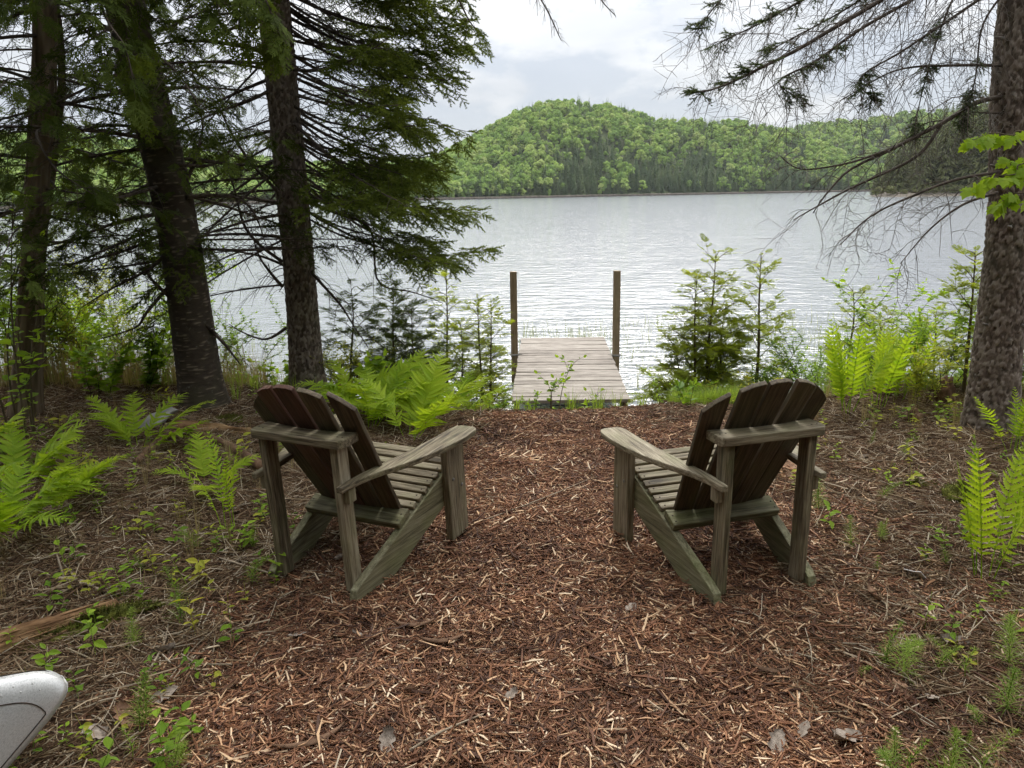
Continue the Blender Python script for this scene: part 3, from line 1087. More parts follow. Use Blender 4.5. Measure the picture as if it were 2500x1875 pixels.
    for k in range(ns):
        yy = 0.412 + k * 0.0445
        zz = rail_top(yy)
        if k == ns - 1:
            zz -= 0.006
        hw = 0.268 + (yy - 0.40) * splay - 0.002
        if yy > 0.59:
            hw = 0.286
        tilt = sl + r.normal() * 0.02
        nz = np.array([0, -math.sin(tilt), math.cos(tilt)])
        me = plank_mesh('seat_slat', [(-hw + r.uniform(0, .004), -0.0175), (hw - r.uniform(0, .004), -0.0175), (hw - r.uniform(0, .004), 0.0175), (-hw, 0.0175)], 0.022, mat, 0.005)
        put('seat_slat', me, e, axes(np.array([0, yy, zz + 0.0005]) + nz * 0.0115, (1, 0, 0), nz))
    scr = SCREW
    for o in list(e.children):
        n_ = o.name.split('.')[0]
        if n_ == 'seat_slat':
            xs_ = max(v.co.x for v in o.data.vertices)
            for sx_ in (-1, 1):
                q = put('screw', scr, o, np.eye(4))
                q.location = (sx_ * (xs_ - 0.022), r.normal() * 0.004, 0.011)
        elif n_ == 'back_support':
            for px_ in (-0.215, -0.19, 0.19, 0.215):
                q = put('screw', scr, o, np.eye(4))
                q.location = (px_, 0.03 + r.normal() * 0.008, 0.019)
        elif n_ == 'lower_brace':
            for px_ in (-0.245, 0.245):
                for py_ in (0.01, 0.045):
                    q = put('screw', scr, o, np.eye(4))
                    q.location = (px_, py_, 0.018)
    return e


def stained():
    m = wood_mat('red_stained_chair_wood', [(0.32, (0.035, 0.017, 0.011)), (0.5, (0.10, 0.045, 0.028)), (0.75, (0.20, 0.13, 0.09))], None, 0.6)
    return m


M['chair_red'] = stained()
chair('adirondack_chair', (-0.854, 2.984, 0.459, 0.047, -0.014, -0.008), 'weathered wooden slatted chair facing the lake beside the ferns, red stain on its back', 3, True)
chair('adirondack_chair', (1.012, 2.858, -0.284, 0.014, -0.002, 0.004), 'weathered wooden slatted chair with dark back standing nearest the spruce trunk on the right', 4, False)


# ------------------------------------------------------------------ dock
def dock():
    r = np.random.default_rng(12)
    e = empty('dock', (0.585, 7.43, -0.39), -math.atan2(0.15, 3.39))
    tag(e, 'short grey plank dock running out into the lake', 'dock')
    Ld, W = 3.45, 1.19
    nb = 25
    step = Ld / nb
    for k in range(nb):
        w = step - r.uniform(0.006, 0.013)
        dl, dr = r.normal() * 0.004, r.normal() * 0.004
        me = plank_mesh('board', [(-W / 2 + dl, -w / 2), (W / 2 + dr, -w / 2), (W / 2 + dr, w / 2), (-W / 2 + dl, w / 2)], 0.036, M['dock'], 0.005)
        b = put('board', me, e, Matrix.Translation((0, step * (k + 0.5), -0.018 + r.normal() * 0.0015)) @ Matrix.Rotation(r.normal() * 0.004, 4, 'Z') @ Matrix.Rotation(r.normal() * 0.006, 4, 'Y'))
    for sx in (-1, 0, 1):
        put('stringer', plank_mesh('stringer', rect(Ld - 0.06, 0.038), 0.14, M['post']), e, axes((sx * (W / 2 - 0.045), 0.03, -0.108), (0, 1, 0), (0, 0, 1)))
    # two tall mooring posts clamped to the sides
    inv = e.matrix_world.inverted() if False else (Matrix.Translation((0.585, 7.43, -0.39)) @ Matrix.Rotation(-math.atan2(0.15, 3.39), 4, 'Z')).inverted()
    for s, (tx, ty, Y) in ((-1, (1261.5, 663, 9.72)), (1, (1499, 661, 9.58))):
        top = at(tx, ty, Y)
        ax = -W / 2 - 0.05 if s < 0 else W / 2 + 0.05
        l = inv @ Vector((top[0], top[1], top[2]))
        me = plank_mesh('mooring_post', rect(top[2] + 1.75, 0.086), 0.086, M['post'], 0.004)
        p = put('mooring_post', me, e, axes((ax, l.y, -1.75 + 0.39), (0, 0, 1), (1, 0, 0)))
        mb = MB()
        mb.box((1.35, -0.05, -0.05), (1.375, 0.05, 0.05))
        mb.tube([(1.362, 0, s * -0.1), (1.362, 0, s * 0.07)], 0.008, 6)
        c = mb.build('clamp', M['bolt'], p)
    for sx in (-1, 1):
        put('pile', plank_mesh('pile', rect(1.3, 0.08), 0.08, M['post']), e, axes((sx * (W / 2 - 0.12), Ld - 0.25, -1.45), (0, 0, 1), (1, 0, 0)))


dock()


# ------------------------------------------------------------------ trunks
def catmull(pts, n):
    P = np.asarray(pts, float)
    t = np.linspace(0, len(P) - 1, n)
    k = np.clip(np.floor(t).astype(int), 0, len(P) - 2)
    f = (t - k)[:, None]
    p0, p1, p2, p3 = P[np.maximum(k - 1, 0)], P[k], P[k + 1], P[np.minimum(k + 2, len(P) - 1)]
    return 0.5 * ((2 * p1) + (-p0 + p2) * f + (2 * p0 - 5 * p1 + 4 * p2 - p3) * f ** 2 + (-p0 + 3 * p1 - 3 * p2 + p3) * f ** 3)


def trunk_mb(path, rad, style, sides, fine_top, seed):
    """path: list of points, rad: list of radii; fine rings up to z=fine_top, coarse above"""
    P = catmull(path, 400)
    R = np.interp(np.linspace(0, 1, 400), np.linspace(0, 1, len(rad)), rad)
    s = np.concatenate([[0], np.cumsum(np.linalg.norm(np.diff(P, axis=0), axis=1))])
    sf = np.interp(fine_top, P[:, 2], s)
    ring = np.concatenate([np.arange(0, sf, 0.009), np.arange(sf, s[-1], 0.12)])
    C = np.stack([np.interp(ring, s, P[:, k]) for k in range(3)], -1)
    Rr = np.interp(ring, s, R)
    T = np.gradient(C, axis=0)
    T /= np.linalg.norm(T, axis=1, keepdims=True)
    N = np.cross(T, (0, 1.0, 0))
    N /= np.linalg.norm(N, axis=1, keepdims=True)
    B = np.cross(T, N)
    th = np.arange(sides) * 2 * math.pi / sides
    D = np.cos(th)[None, :, None] * N[:, None] + np.sin(th)[None, :, None] * B[:, None]
    U = D * Rr[:, None, None]
    q = np.stack([U[..., 0], U[..., 1], np.broadcast_to(ring[:, None], U.shape[:2])], -1)
    big = (vnoise(q * np.array([5, 5, 1.6]), seed) - 0.5) * 0.03
    # root flare
    fl = np.exp(-ring / 0.22)[:, None] * (0.35 + 0.55 * vnoise(np.stack([np.cos(th) * 1.7 + 9, np.sin(th) * 1.7 + 9, th * 0], -1), seed + 3))[None, :] * Rr[:, None] * 0.7
    if style == 'scaly':
        f1, f2, cid = voronoi(q / np.array([0.018, 0.018, 0.028]) + 0.35 * vnoise(q * 40, seed + 1)[..., None], seed)
        h = 0.0085 * (cid - 0.4) + 0.006 * np.clip((f2 - f1) * 2.2, 0, 1)
        tone = cid
    elif style == 'lenticel':
        n1 = vnoise(q * np.array([22, 22, 150]), seed)
        h = 0.004 * smooth(0.55, 0.8, n1) + 0.004 * vnoise(q * 30, seed + 2)
        tone = np.clip(0.35 + 0.6 * smooth(0.62, 0.85, n1), 0, 1)
    else:
        a = vnoise(np.stack([U[..., 0] / Rr[:, None] * 4.5, U[..., 1] / Rr[:, None] * 4.5, ring[:, None] * 1.3 + 0 * U[..., 0]], -1), seed)
        b = vnoise(q * np.array([60, 60, 5]), seed + 4)
        h = 0.02 * (a - 0.5) + 0.007 * (b - 0.5)
        tone = b
    rr_ = Rr[:, None] + big * Rr[:, None] * 4 + fl + h
    V = C[:, None] + D * rr_[..., None]
    n = len(ring)
    i, j = np.meshgrid(np.arange(n - 1), np.arange(sides), indexing='ij')
    k = (j + 1) % sides
    Q = np.stack([i * sides + j, (i + 1) * sides + j, (i + 1) * sides + k, i * sides + k], -1)
    mb = MB()
    mb.add(V.reshape(-1, 3), Q.reshape(-1, 4), None, tone.ravel())
    return mb, (lambda z: (np.array([np.interp(z, P[:, 2], P[:, m]) for m in range(3)]), float(np.interp(z, P[:, 2], R))))


# ------------------------------------------------------------------ foliage sources
def needle_sprig(seed, L=0.13, nside=5, step=0.0042, nl=0.017, nw=0.0026):
    r = np.random.default_rng(seed)
    mb = MB()
    shoots = []
    ax = catmull([(0, 0, 0), (L * 0.5, r.normal() * 0.005, 0.004), (L, r.normal() * 0.01, r.normal() * 0.008)], 8)
    shoots.append(ax)
    for k in range(nside):
        t = 0.12 + 0.72 * k / nside
        b = ax[int(t * 7)]
        sgn = 1 if k % 2 else -1
        l = L * (0.62 - 0.35 * t) * r.uniform(0.8, 1.15)
        a = math.radians(r.uniform(38, 58)) * sgn
        e_ = b + np.array([math.cos(a) * l, math.sin(a) * l, r.normal() * 0.012])
        shoots.append(catmull([b, (b + e_) / 2 + np.array([0, 0, 0.003]), e_], 5))
    V, F, TN = [], [], []
    c = 0
    for sh in shoots:
        mb.tube(sh, np.linspace(0.0016, 0.0008, len(sh)), 3, 0.1, False)
        s = np.concatenate([[0], np.cumsum(np.linalg.norm(np.diff(sh, axis=0), axis=1))])
        for d in np.arange(0.004, s[-1], step):
            p = np.array([np.interp(d, s, sh[:, m]) for m in range(3)])
            tdir = sh[-1] - sh[0]
            tdir /= np.linalg.norm(tdir)
            for q in range(2):
                ang = r.uniform(-0.6, math.pi + 0.6)
                sd_ = np.cross(tdir, (0, 0, 1.0))
                sd_ /= np.linalg.norm(sd_) + 1e-9
                up = np.cross(sd_, tdir)
                o = math.cos(ang) * sd_ + math.sin(ang) * up
                dr = tdir * 0.65 + o * 0.8
                dr /= np.linalg.norm(dr)
                w = np.cross(dr, r.normal(size=3))
                w /= np.linalg.norm(w)
                V += [p - w * nw, p + w * nw, p + dr * nl * r.uniform(0.8, 1.2)]
                F.append((c, c + 1, c + 2))
                TN += [r.uniform(0.2, 1)] * 3
                c += 3
    mb.add(np.array(V), None, F, np.array(TN))
    return mb


def cedar_spray(seed, L=0.12):
    """flat fan of scale-leaf branchlets"""
    r = np.random.default_rng(seed)
    mb = MB()

    def strip(a, b, w, tone):
        d = b - a
        n = np.cross(d, (0, 0, 1.0))
        n /= np.linalg.norm(n) + 1e-9
        w *= 1.5
        m = (a + b) / 2
        mb.add([a - n * w * 0.5, a + n * w * 0.5, m + n * w, b, m - n * w], [(0, 1, 2, 4)], [(4, 2, 3)], tone)

    ax = catmull([(0, 0, 0), (L * 0.5, r.normal() * 0.006, -0.003), (L, r.normal() * 0.012, -0.014)], 9)
    for k in range(8):
        strip(ax[k], ax[k + 1], 0.0022, r.uniform(0, 0.5))
    for k in range(1, 9):
        for sgn in (-1, 1):
            if r.uniform() < 0.12:
                continue
            t = k / 9
            l = L * (0.62 * (1 - t) + 0.12) * r.uniform(0.75, 1.15)
            a = math.radians(r.uniform(35, 52)) * sgn
            d = np.array([math.cos(a), math.sin(a), r.normal() * 0.12 - 0.06])
            e_ = ax[k] + d * l
            strip(ax[k], e_, 0.0024, r.uniform(0.2, 1))
            nsub = max(1, int(l / 0.013))
            for q in range(1, nsub):
                b = ax[k] + d * l * q / nsub
                for s2 in (-1, 1):
                    a2 = a + s2 * math.radians(38)
                    strip(b, b + np.array([math.cos(a2), math.sin(a2), r.normal() * 0.1]) * l * 0.42 * (1 - q / nsub * 0.6), 0.0022, r.uniform(0.3, 1))
    return mb


def bare_spray(seed, L=0.34):
    r = np.random.default_rng(seed)
    mb = MB()
    ax = catmull([(0, 0, 0), (L * 0.35, r.normal() * 0.02, -0.01), (L * 0.7, r.normal() * 0.03, -0.05), (L, r.normal() * 0.03, -0.13)], 12)
    mb.tube(ax, np.linspace(0.0022, 0.0008, 12), 3, 0.5, False)
    for k in range(1, 12):
        for sgn in (-1, 1):
            if r.uniform() < 0.42:
                continue
            t = k / 12
            l = L * (0.55 - 0.33 * t) * r.uniform(0.3, 1.3)
            a = math.radians(r.uniform(25, 85)) * sgn
            d = np.array([math.cos(a), math.sin(a), r.normal() * 0.25])
            cv = r.uniform(-0.35, 0.5) * l
            b = ax[k]
            tw = catmull([b, b + d * l * 0.5 + (0, 0, -cv * 0.2), b + d * l + np.array([r.normal() * .3 * cv, r.normal() * .3 * cv, -cv])], 5)
            mb.tube(tw, np.linspace(0.0014, 0.0006, 5), 3, 0.5, False)
            if r.uniform() < 0.5:
                b2 = tw[2]
                a2 = a + r.choice([-1, 1]) * 0.7
                d2 = np.array([math.cos(a2), math.sin(a2), -0.3])
                mb.tube([b2, b2 + d2 * l * 0.25, b2 + d2 * l * 0.45 + np.array([0, 0, -0.02])], [0.0009, 0.0007, 0.0004], 3, 0.5, False)
    return mb


SPRIG = [proto('spruce_sprig_%d' % k, needle_sprig(100 + k), M['needle'], False) for k in range(5)]
SPRIG_D = [proto('fir_sprig_%d' % k, needle_sprig(120 + k, 0.12, 5, 0.006, 0.014, 0.0024), M['needle_dark'], False) for k in range(4)]
SPRIG_G = [proto('grey_sprig_%d' % k, needle_sprig(140 + k, 0.11, 4, 0.005, 0.015, 0.0026), M['needle_grey'], False) for k in range(4)]
SPRAY = [proto('cedar_spray_%d' % k, cedar_spray(160 + k), M['cedar'], False) for k in range(5)]
SPRAY_D = [proto('old_cedar_spray_%d' % k, cedar_spray(170 + k, 0.14), M['cedar_dark'], False) for k in range(4)]
BARE = [proto('bare_spray_%d' % k, bare_spray(180 + k), M['dead_twig'], False) for k in range(6)]


class Tree:
    def __init__(self, name, base, label, cat='tree', group=None):
        self.e = empty(name, base)
        tag(self.e, label, cat, group)
        self.base = np.array(base, float)
        self.fol = []      # (matrix, proto set index)

    def part(self, mb, name, mat):
        if not mb.v:
            return
        mb.v = [v - self.base for v in mb.v]
        return mb.build(name, mat, self.e)

    def foliage(self, name, protos):
        if self.fol:
            m = np.array(self.fol)
            m[:, :3, 3] -= self.base
            scatter(name, protos, m, None, self.e)
            self.fol = []


def rot_about(v, k, a):
    k = k / np.linalg.norm(k)
    return v * math.cos(a) + np.cross(k, v) * math.sin(a) + k * (k @ v) * (1 - math.cos(a))


def stubs(tr, fn, rng, n, z0=0.5, z1=3.0):
    """broken dead branch stubs on a trunk"""
    for k in range(n):
        z = rng.uniform(z0, z1)
        c, rad = fn(z)
        az = rng.uniform(math.pi, 2 * math.pi)
        d = np.array([math.cos(az), math.sin(az), rng.uniform(-0.3, 0.3)])
        l = rng.uniform(0.015, 0.09)
        r_ = rng.uniform(0.004, 0.011)
        mb = MB()
        mb.tube([c + d * rad * 0.9, c + d * (rad + l * 0.6), c + d * (rad + l) + rng.normal(size=3) * 0.008], [r_ * 1.5, r_, r_ * 0.6], 6)
        tr.part(mb, 'stub', M['dead_twig'])


def bough(tr, pts, r0, rng, fol0=0.3, dens=1.0, sec_gap=0.075, sec_len=0.42, scale=1.0, droop=0.25, mat='branch', bare=False, keep=1.0, sides=6, hang=0.0, vary=0.22):
    """a limb along pts with side branches; sprigs (or bare sprays) from fol0 outwards.  One mesh per limb."""
    P = catmull(pts, 22)
    s = np.concatenate([[0], np.cumsum(np.linalg.norm(np.diff(P, axis=0), axis=1))])
    L = s[-1]
    P = P + (vnoise(P * 5.0, 3)[:, None] - 0.5) * 0.03 * np.linspace(0, 1, 22)[:, None]
    mb = MB()
    mb.tube(P, np.linspace(r0, max(0.0022, r0 * 0.16), 22), sides, rng.uniform())
    d = 0.06 + rng.uniform(0, 0.05)
    side = 1
    up = np.array([0, 0, 1.0])
    while d < L - 0.02:
        t = d / L
        p = np.array([np.interp(d, s, P[:, m]) for m in range(3)])
        k = min(20, int(t * 21))
        T = P[k + 1] - P[k]
        T /= np.linalg.norm(T)
        lat = np.cross(T, up)
        lat /= np.linalg.norm(lat) + 1e-9
        lat = lat * side + up * rng.normal() * vary
        side = -side
        a = rng.uniform(0.75, 1.05)
        D = T * math.cos(a) + lat * math.sin(a)
        l = (sec_len * (1 - t) ** 0.7 * rng.uniform(0.6, 1.2) + 0.07) * min(1.0, 0.45 + L / 1.6)
        q = [p, p + D * l * 0.5 + up * 0.02 * l, p + D * l - up * (droop * l + hang * l * rng.uniform(0.3, 1))]
        q = catmull(q, 7)
        mb.tube(q, np.linspace(max(0.0018, r0 * 0.32 * (1 - t * 0.6)), 0.0012, 7), 4, rng.uniform(), False)
        if t > fol0 and rng.uniform() < keep:
            st = 0.055 / dens
            m = max(1, int(l / st))
            sg = 1
            for w in range(m):
                f = (w + rng.uniform(0.2, 0.9)) / m
                if f < 0.12:
                    continue
                c = q[min(5, int(f * 6))] + (q[min(6, int(f * 6) + 1)] - q[min(5, int(f * 6))]) * (f * 6 % 1)
                td = q[-1] - q[0]
                td = td / np.linalg.norm(td)
                la = np.cross(td, up)
                la /= np.linalg.norm(la) + 1e-9
                ang = rng.uniform(0.35, 0.9) * sg
                sg = -sg
                x = td * math.cos(ang) + la * math.sin(ang) - up * (hang * 0.8 * rng.uniform() + 0.05)
                tr.fol.append(frame(c, x, up + rng.normal(size=3) * 0.25, scale * rng.uniform(0.7, 1.2) * (1 - 0.25 * f)))
            tr.fol.append(frame(q[-1], q[-1] - q[-2], up + rng.normal(size=3) * 0.2, scale * rng.uniform(0.8, 1.2)))
        elif rng.uniform() < (0.85 if bare else 0.35):
            # fine dead twiglets
            for w in range(3 if bare else 2):
                c = q[rng.integers(2, 6)]
                x = D + rng.normal(size=3) * 0.5
                x /= np.linalg.norm(x)
                ll = l * rng.uniform(0.25, 0.6)
                mb.tube(catmull([c, c + x * ll * 0.5, c + x * ll - up * ll * 0.3], 4), np.linspace(0.0016, 0.0007, 4), 3, rng.uniform(), False)
        d += sec_gap * rng.uniform(0.6, 1.4)
    if not bare:
        tr.fol.append(frame(P[-1], P[-1] - P[-2], up, scale * 1.1))
    tr.part(mb, 'branch', M[mat])
    return P


def limb_pts(p0, az, el0, el1, L):
    """polyline starting at p0, heading az, elevation going from el0 to el1"""
    pts = [np.array(p0, float)]
    n = 6
    for k in range(n):
        e_ = el0 + (el1 - el0) * (k + 0.5) / n
        pts.append(pts[-1] + np.array([math.cos(az) * math.cos(e_), math.sin(az) * math.cos(e_), math.sin(e_)]) * L / n)
    return pts


def pixpath(lst):
    """hand-placed limb: (x, y, depth) of its joints"""
    return [at(x, y, Y) for x, y, Y in lst]


def extend(pts, top, lean):
    p = np.array(pts[-1])
    return list(pts) + [p + np.array([lean[0] * k, lean[1] * k, (top - p[2]) * k]) for k in (0.33, 0.66, 1.0)]


# --- spruce with the big boughs, left of the dock
r3 = np.random.default_rng(303)
b3 = at(750, 948, 6.62)
p3 = [np.array([b3[0], 6.62, gz1(b3[0], 6.62) - 0.08]), at(745, 850, 6.62), at(722, 560, 6.62), at(695, 280, 6.62), at(667, 0, 6.62)]
p3 = extend(p3, 9.2, (-0.15, 0.1))
t3 = Tree('spruce_tree', (b3[0], 6.62, 0), 'tall spruce with scaly bark and dense needled boughs directly behind the left chair')
mb, T3 = trunk_mb(p3, [0.142, 0.134, 0.127, 0.121, 0.115, 0.10, 0.07, 0.02], 'scaly', 140, 3.3, 11)
t3.part(mb, 'trunk', M['spruce_bark'])
for k in range(70):                       # boughs reaching over the water to the right
    z = 1.5 + 3.15 * (k / 70) + r3.uniform(-0.05, 0.05)
    c, rad = T3(z)
    az = math.radians(r3.uniform(-58, 72))
    L = r3.uniform(1.0, 1.75) * (1 - 0.06 * max(0, z - 2.5))
    bough(t3, limb_pts(c + np.array([math.cos(az), math.sin(az), 0]) * rad * 0.6, az, math.radians(r3.uniform(-40, -12)), math.radians(r3.uniform(-18, 16)), L), r3.uniform(0.009, 0.017), r3,
          fol0=r3.uniform(0.38, 0.58), dens=1.15, sec_gap=0.055, sec_len=0.46, droop=0.2, hang=0.16, scale=1.0, vary=0.36)
for k in range(34):                       # thinner, half-bare boughs to the left and behind
    z = 1.2 + 3.3 * (k / 34)
    c, rad = T3(z)
    az = math.radians(r3.uniform(95, 265))
    bough(t3, limb_pts(c + np.array([math.cos(az), math.sin(az), 0]) * rad * 0.6, az, math.radians(r3.uniform(-30, 10)), math.radians(r3.uniform(-40, 0)), r3.uniform(0.9, 1.7)), r3.uniform(0.008, 0.017), r3,
          fol0=r3.uniform(0.35, 0.7), dens=1.0, sec_gap=0.085, keep=0.7, hang=0.2)
for k in range(44):                       # crown above the picture
    z = 4.6 + 4.4 * (k / 44)
    c, rad = T3(z)
    az = k * 2.4 + r3.uniform(-0.3, 0.3)
    bough(t3, limb_pts(c, az, math.radians(-18), math.radians(2), 1.9 * (9.4 - z) / 4.8 + 0.25), 0.016, r3, fol0=0.15, dens=0.55, sec_gap=0.12, sec_len=0.5, scale=1.7)
for k in range(22):                       # dead lower limbs crossing behind the trunks
    z = 0.9 + 2.9 * (k / 22)
    c, rad = T3(z)
    az = math.radians(r3.uniform(100, 215))
    e0 = r3.uniform(-35, 45)
    bough(t3, limb_pts(c + np.array([math.cos(az), math.sin(az), 0]) * rad * 0.6, az, math.radians(e0), math.radians(-e0 * 0.3 + r3.uniform(-30, 20)), r3.uniform(0.8, 1.8)), r3.uniform(0.010, 0.022), r3, fol0=2, bare=True, sec_gap=0.08, sec_len=0.4, hang=0.2)
# boughs that hang into the top of the picture
c, rad = T3(4.7)
bough(t3, [c, c + (0.8, -0.5, 0.15), at(1060, -150, 5.6), at(1130, 20, 5.5), at(1165, 70, 5.45)], 0.016, r3, fol0=0.45, dens=1.0, hang=0.5)
bough(t3, [c, c + (1.3, -0.8, 0.3), at(1240, -160, 5.2), at(1330, 10, 5.1), at(1371, 100, 5.1)], 0.014, r3, fol0=2, bare=True, sec_gap=0.035, sec_len=0.22, mat='dead_twig', hang=0.3)
bough(t3, [c, c + (1.5, -0.9, 0.4), at(1380, -200, 5.0), at(1450, -30, 5.0), at(1505, 38, 5.0)], 0.013, r3, fol0=2, bare=True, sec_gap=0.04, sec_len=0.2, mat='dead_twig', hang=0.2)
# low bare branches beside the trunk
for lst in ([(738, 640, 6.6), (830, 745, 6.45), (900, 850, 6.3)], [(722, 480, 6.6), (820, 520, 6.5), (905, 560, 6.4), (925, 690, 6.3), (1010, 715, 6.2), (1080, 745, 6.2)], [(700, 800, 6.5), (640, 830, 6.4), (560, 790, 6.4)], [(690, 700, 6.5), (640, 640, 6.4), (610, 560, 6.4)],
            [(690, 640, 6.5), (600, 560, 6.5), (560, 420, 6.6), (500, 330, 6.6)], [(680, 470, 6.5), (600, 380, 6.5), (540, 270, 6.6), (520, 180, 6.6)]):
    bough(t3, pixpath(lst), 0.016, r3, fol0=2, bare=True, sec_gap=0.07, sec_len=0.3, hang=0.2)
stubs(t3, T3, r3, 16)
t3.foliage('needles', SPRIG)

# --- leaning fir
r2 = np.random.default_rng(202)
b2 = at(497, 1005, 5.77)
p2 = [np.array([b2[0] + 0.02, 5.77, gz1(b2[0], 5.77) - 0.08]), at(488, 930, 5.77), at(436, 565, 5.77), at(370, 270, 5.77), at(302, 0, 5.77)]
p2 = extend(p2, 9.6, (-0.75, 0.1))
t2 = Tree('fir_tree', (b2[0], 5.77, 0), 'thick dark fir trunk leaning left, second trunk from the left edge')
mb, T2 = trunk_mb(p2, [0.158, 0.146, 0.140, 0.134, 0.128, 0.11, 0.08, 0.02], 'lenticel', 110, 3.2, 21)
t2.part(mb, 'trunk', M['fir_bark'])
for k in range(52):
    z = 1.2 + 3.4 * (k / 52)
    c, rad = T2(z)
    az = math.radians(r2.uniform(20, 340)) if k % 3 else math.radians(r2.uniform(130, 230))
    bough(t2, limb_pts(c + np.array([math.cos(az), math.sin(az), 0]) * rad * 0.6, az, math.radians(r2.uniform(-28, 15)), math.radians(r2.uniform(-35, 5)), r2.uniform(0.9, 1.8)), r2.uniform(0.008, 0.018), r2,
          fol0=r2.uniform(0.3, 0.65), dens=1.3, sec_gap=0.075, keep=0.85, hang=0.3)
for k in range(40):
    z = 4.6 + 4.6 * (k / 40)
    c, rad = T2(z)
    az = k * 2.4 + r2.uniform(-0.3, 0.3)
    bough(t2, limb_pts(c, az, math.radians(-15), math.radians(2), 2.0 * (9.8 - z) / 5.2 + 0.25), 0.016, r2, fol0=0.15, dens=0.55, sec_gap=0.12, sec_len=0.5, scale=1.7)
for lst in ([(420, 690, 5.7), (360, 760, 5.6), (330, 800, 5.6), (240, 830, 5.6)], [(405, 620, 5.7), (360, 660, 5.6), (280, 700, 5.6), (200, 750, 5.6)], [(415, 725, 5.7), (365, 680, 5.6), (345, 630, 5.6)],
            [(455, 480, 5.7), (560, 480, 5.8), (620, 520, 5.9), (650, 600, 6.0)], [(395, 215, 5.7), (470, 215, 5.8), (640, 220, 6.0)], [(500, 790, 5.7), (560, 850, 5.8), (590, 890, 5.9)],
            [(430, 400, 5.7), (520, 400, 5.8), (600, 330, 5.9)], [(440, 470, 5.7), (480, 380, 5.8), (490, 280, 5.9), (400, 130, 6.0)]):
    bough(t2, pixpath(lst), 0.017, r2, fol0=2, bare=True, sec_gap=0.07, sec_len=0.32, hang=0.25)
stubs(t2, T2, r2, 10)
t2.foliage('needles', SPRIG_D)

# --- cedar at the left edge with a thinner stem behind it
r1 = np.random.default_rng(101)


def cedar_tree(base_px, Y, mids, rads, label, top, nb, style='stringy', rng=r1, dens=1.15):
    b = at(base_px[0], base_px[1], Y)
    pts = [np.array([b[0], Y, gz1(b[0], Y) - 0.06])] + [at(x, y, Y) for x, y in mids]
    pts = extend(pts, top, (0.1, 0.0))
    t = Tree('cedar_tree', (b[0], Y, 0), label)
    mb, fn = trunk_mb(pts, rads, style, 72, 3.2, 31)
    t.part(mb, 'trunk', M['cedar_bark'])
    for k in range(nb):
        z = 1.3 + (top - 1.6) * (k / nb) ** 1.1
        c, rad = fn(z)
        az = k * 2.4 + rng.uniform(-0.4, 0.4)
        L = rng.uniform(0.9, 1.7) * (1 if z < 4 else (top + 0.6 - z) / (top - 3.4))
        bough(t, limb_pts(c, az, math.radians(rng.uniform(-20, 25)), math.radians(rng.uniform(-35, -5)), max(0.3, L)), rng.uniform(0.007, 0.014), rng, fol0=rng.uniform(0.25, 0.5), dens=dens if z < 4.2 else 0.5,
              sec_gap=0.075 if z < 4.2 else 0.11, scale=1.0 if z < 4.2 else 1.7, hang=0.35, keep=0.85)
    return t, fn


t1, T1 = cedar_tree((62, 1030), 5.5, [(66, 900), (88, 500), (107, 0)], [0.10, 0.09, 0.075, 0.066, 0.055, 0.035, 0.012], 'slim cedar with stringy fluted bark nearest the left edge of the woods', 8.0, 60)
c, rad = T1(3.4)
bough(t1, [c, c + (0.7, -0.6, 0.12), at(240, -10, 4.3), at(300, 120, 4.2), at(335, 215, 4.2)], 0.012, r1, fol0=0.4, dens=1.4, hang=0.7, scale=1.1)
bough(t1, [c, c + (1.3, -0.9, 0.3), at(520, -120, 4.3), at(640, -10, 4.2), at(668, 90, 4.2)], 0.012, r1, fol0=0.72, dens=1.6, hang=0.7, scale=1.1)
c, rad = T1(2.1)
bough(t1, [c, at(90, 330, 5.0), at(130, 400, 4.7), at(230, 470, 4.6)], 0.011, r1, fol0=0.3, dens=0.8, hang=0.3)
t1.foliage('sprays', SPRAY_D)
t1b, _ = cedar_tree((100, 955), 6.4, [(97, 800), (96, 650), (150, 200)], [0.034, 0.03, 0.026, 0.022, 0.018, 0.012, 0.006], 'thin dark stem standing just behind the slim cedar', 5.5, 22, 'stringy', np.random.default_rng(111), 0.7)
t1b.foliage('sprays', SPRAY_D)

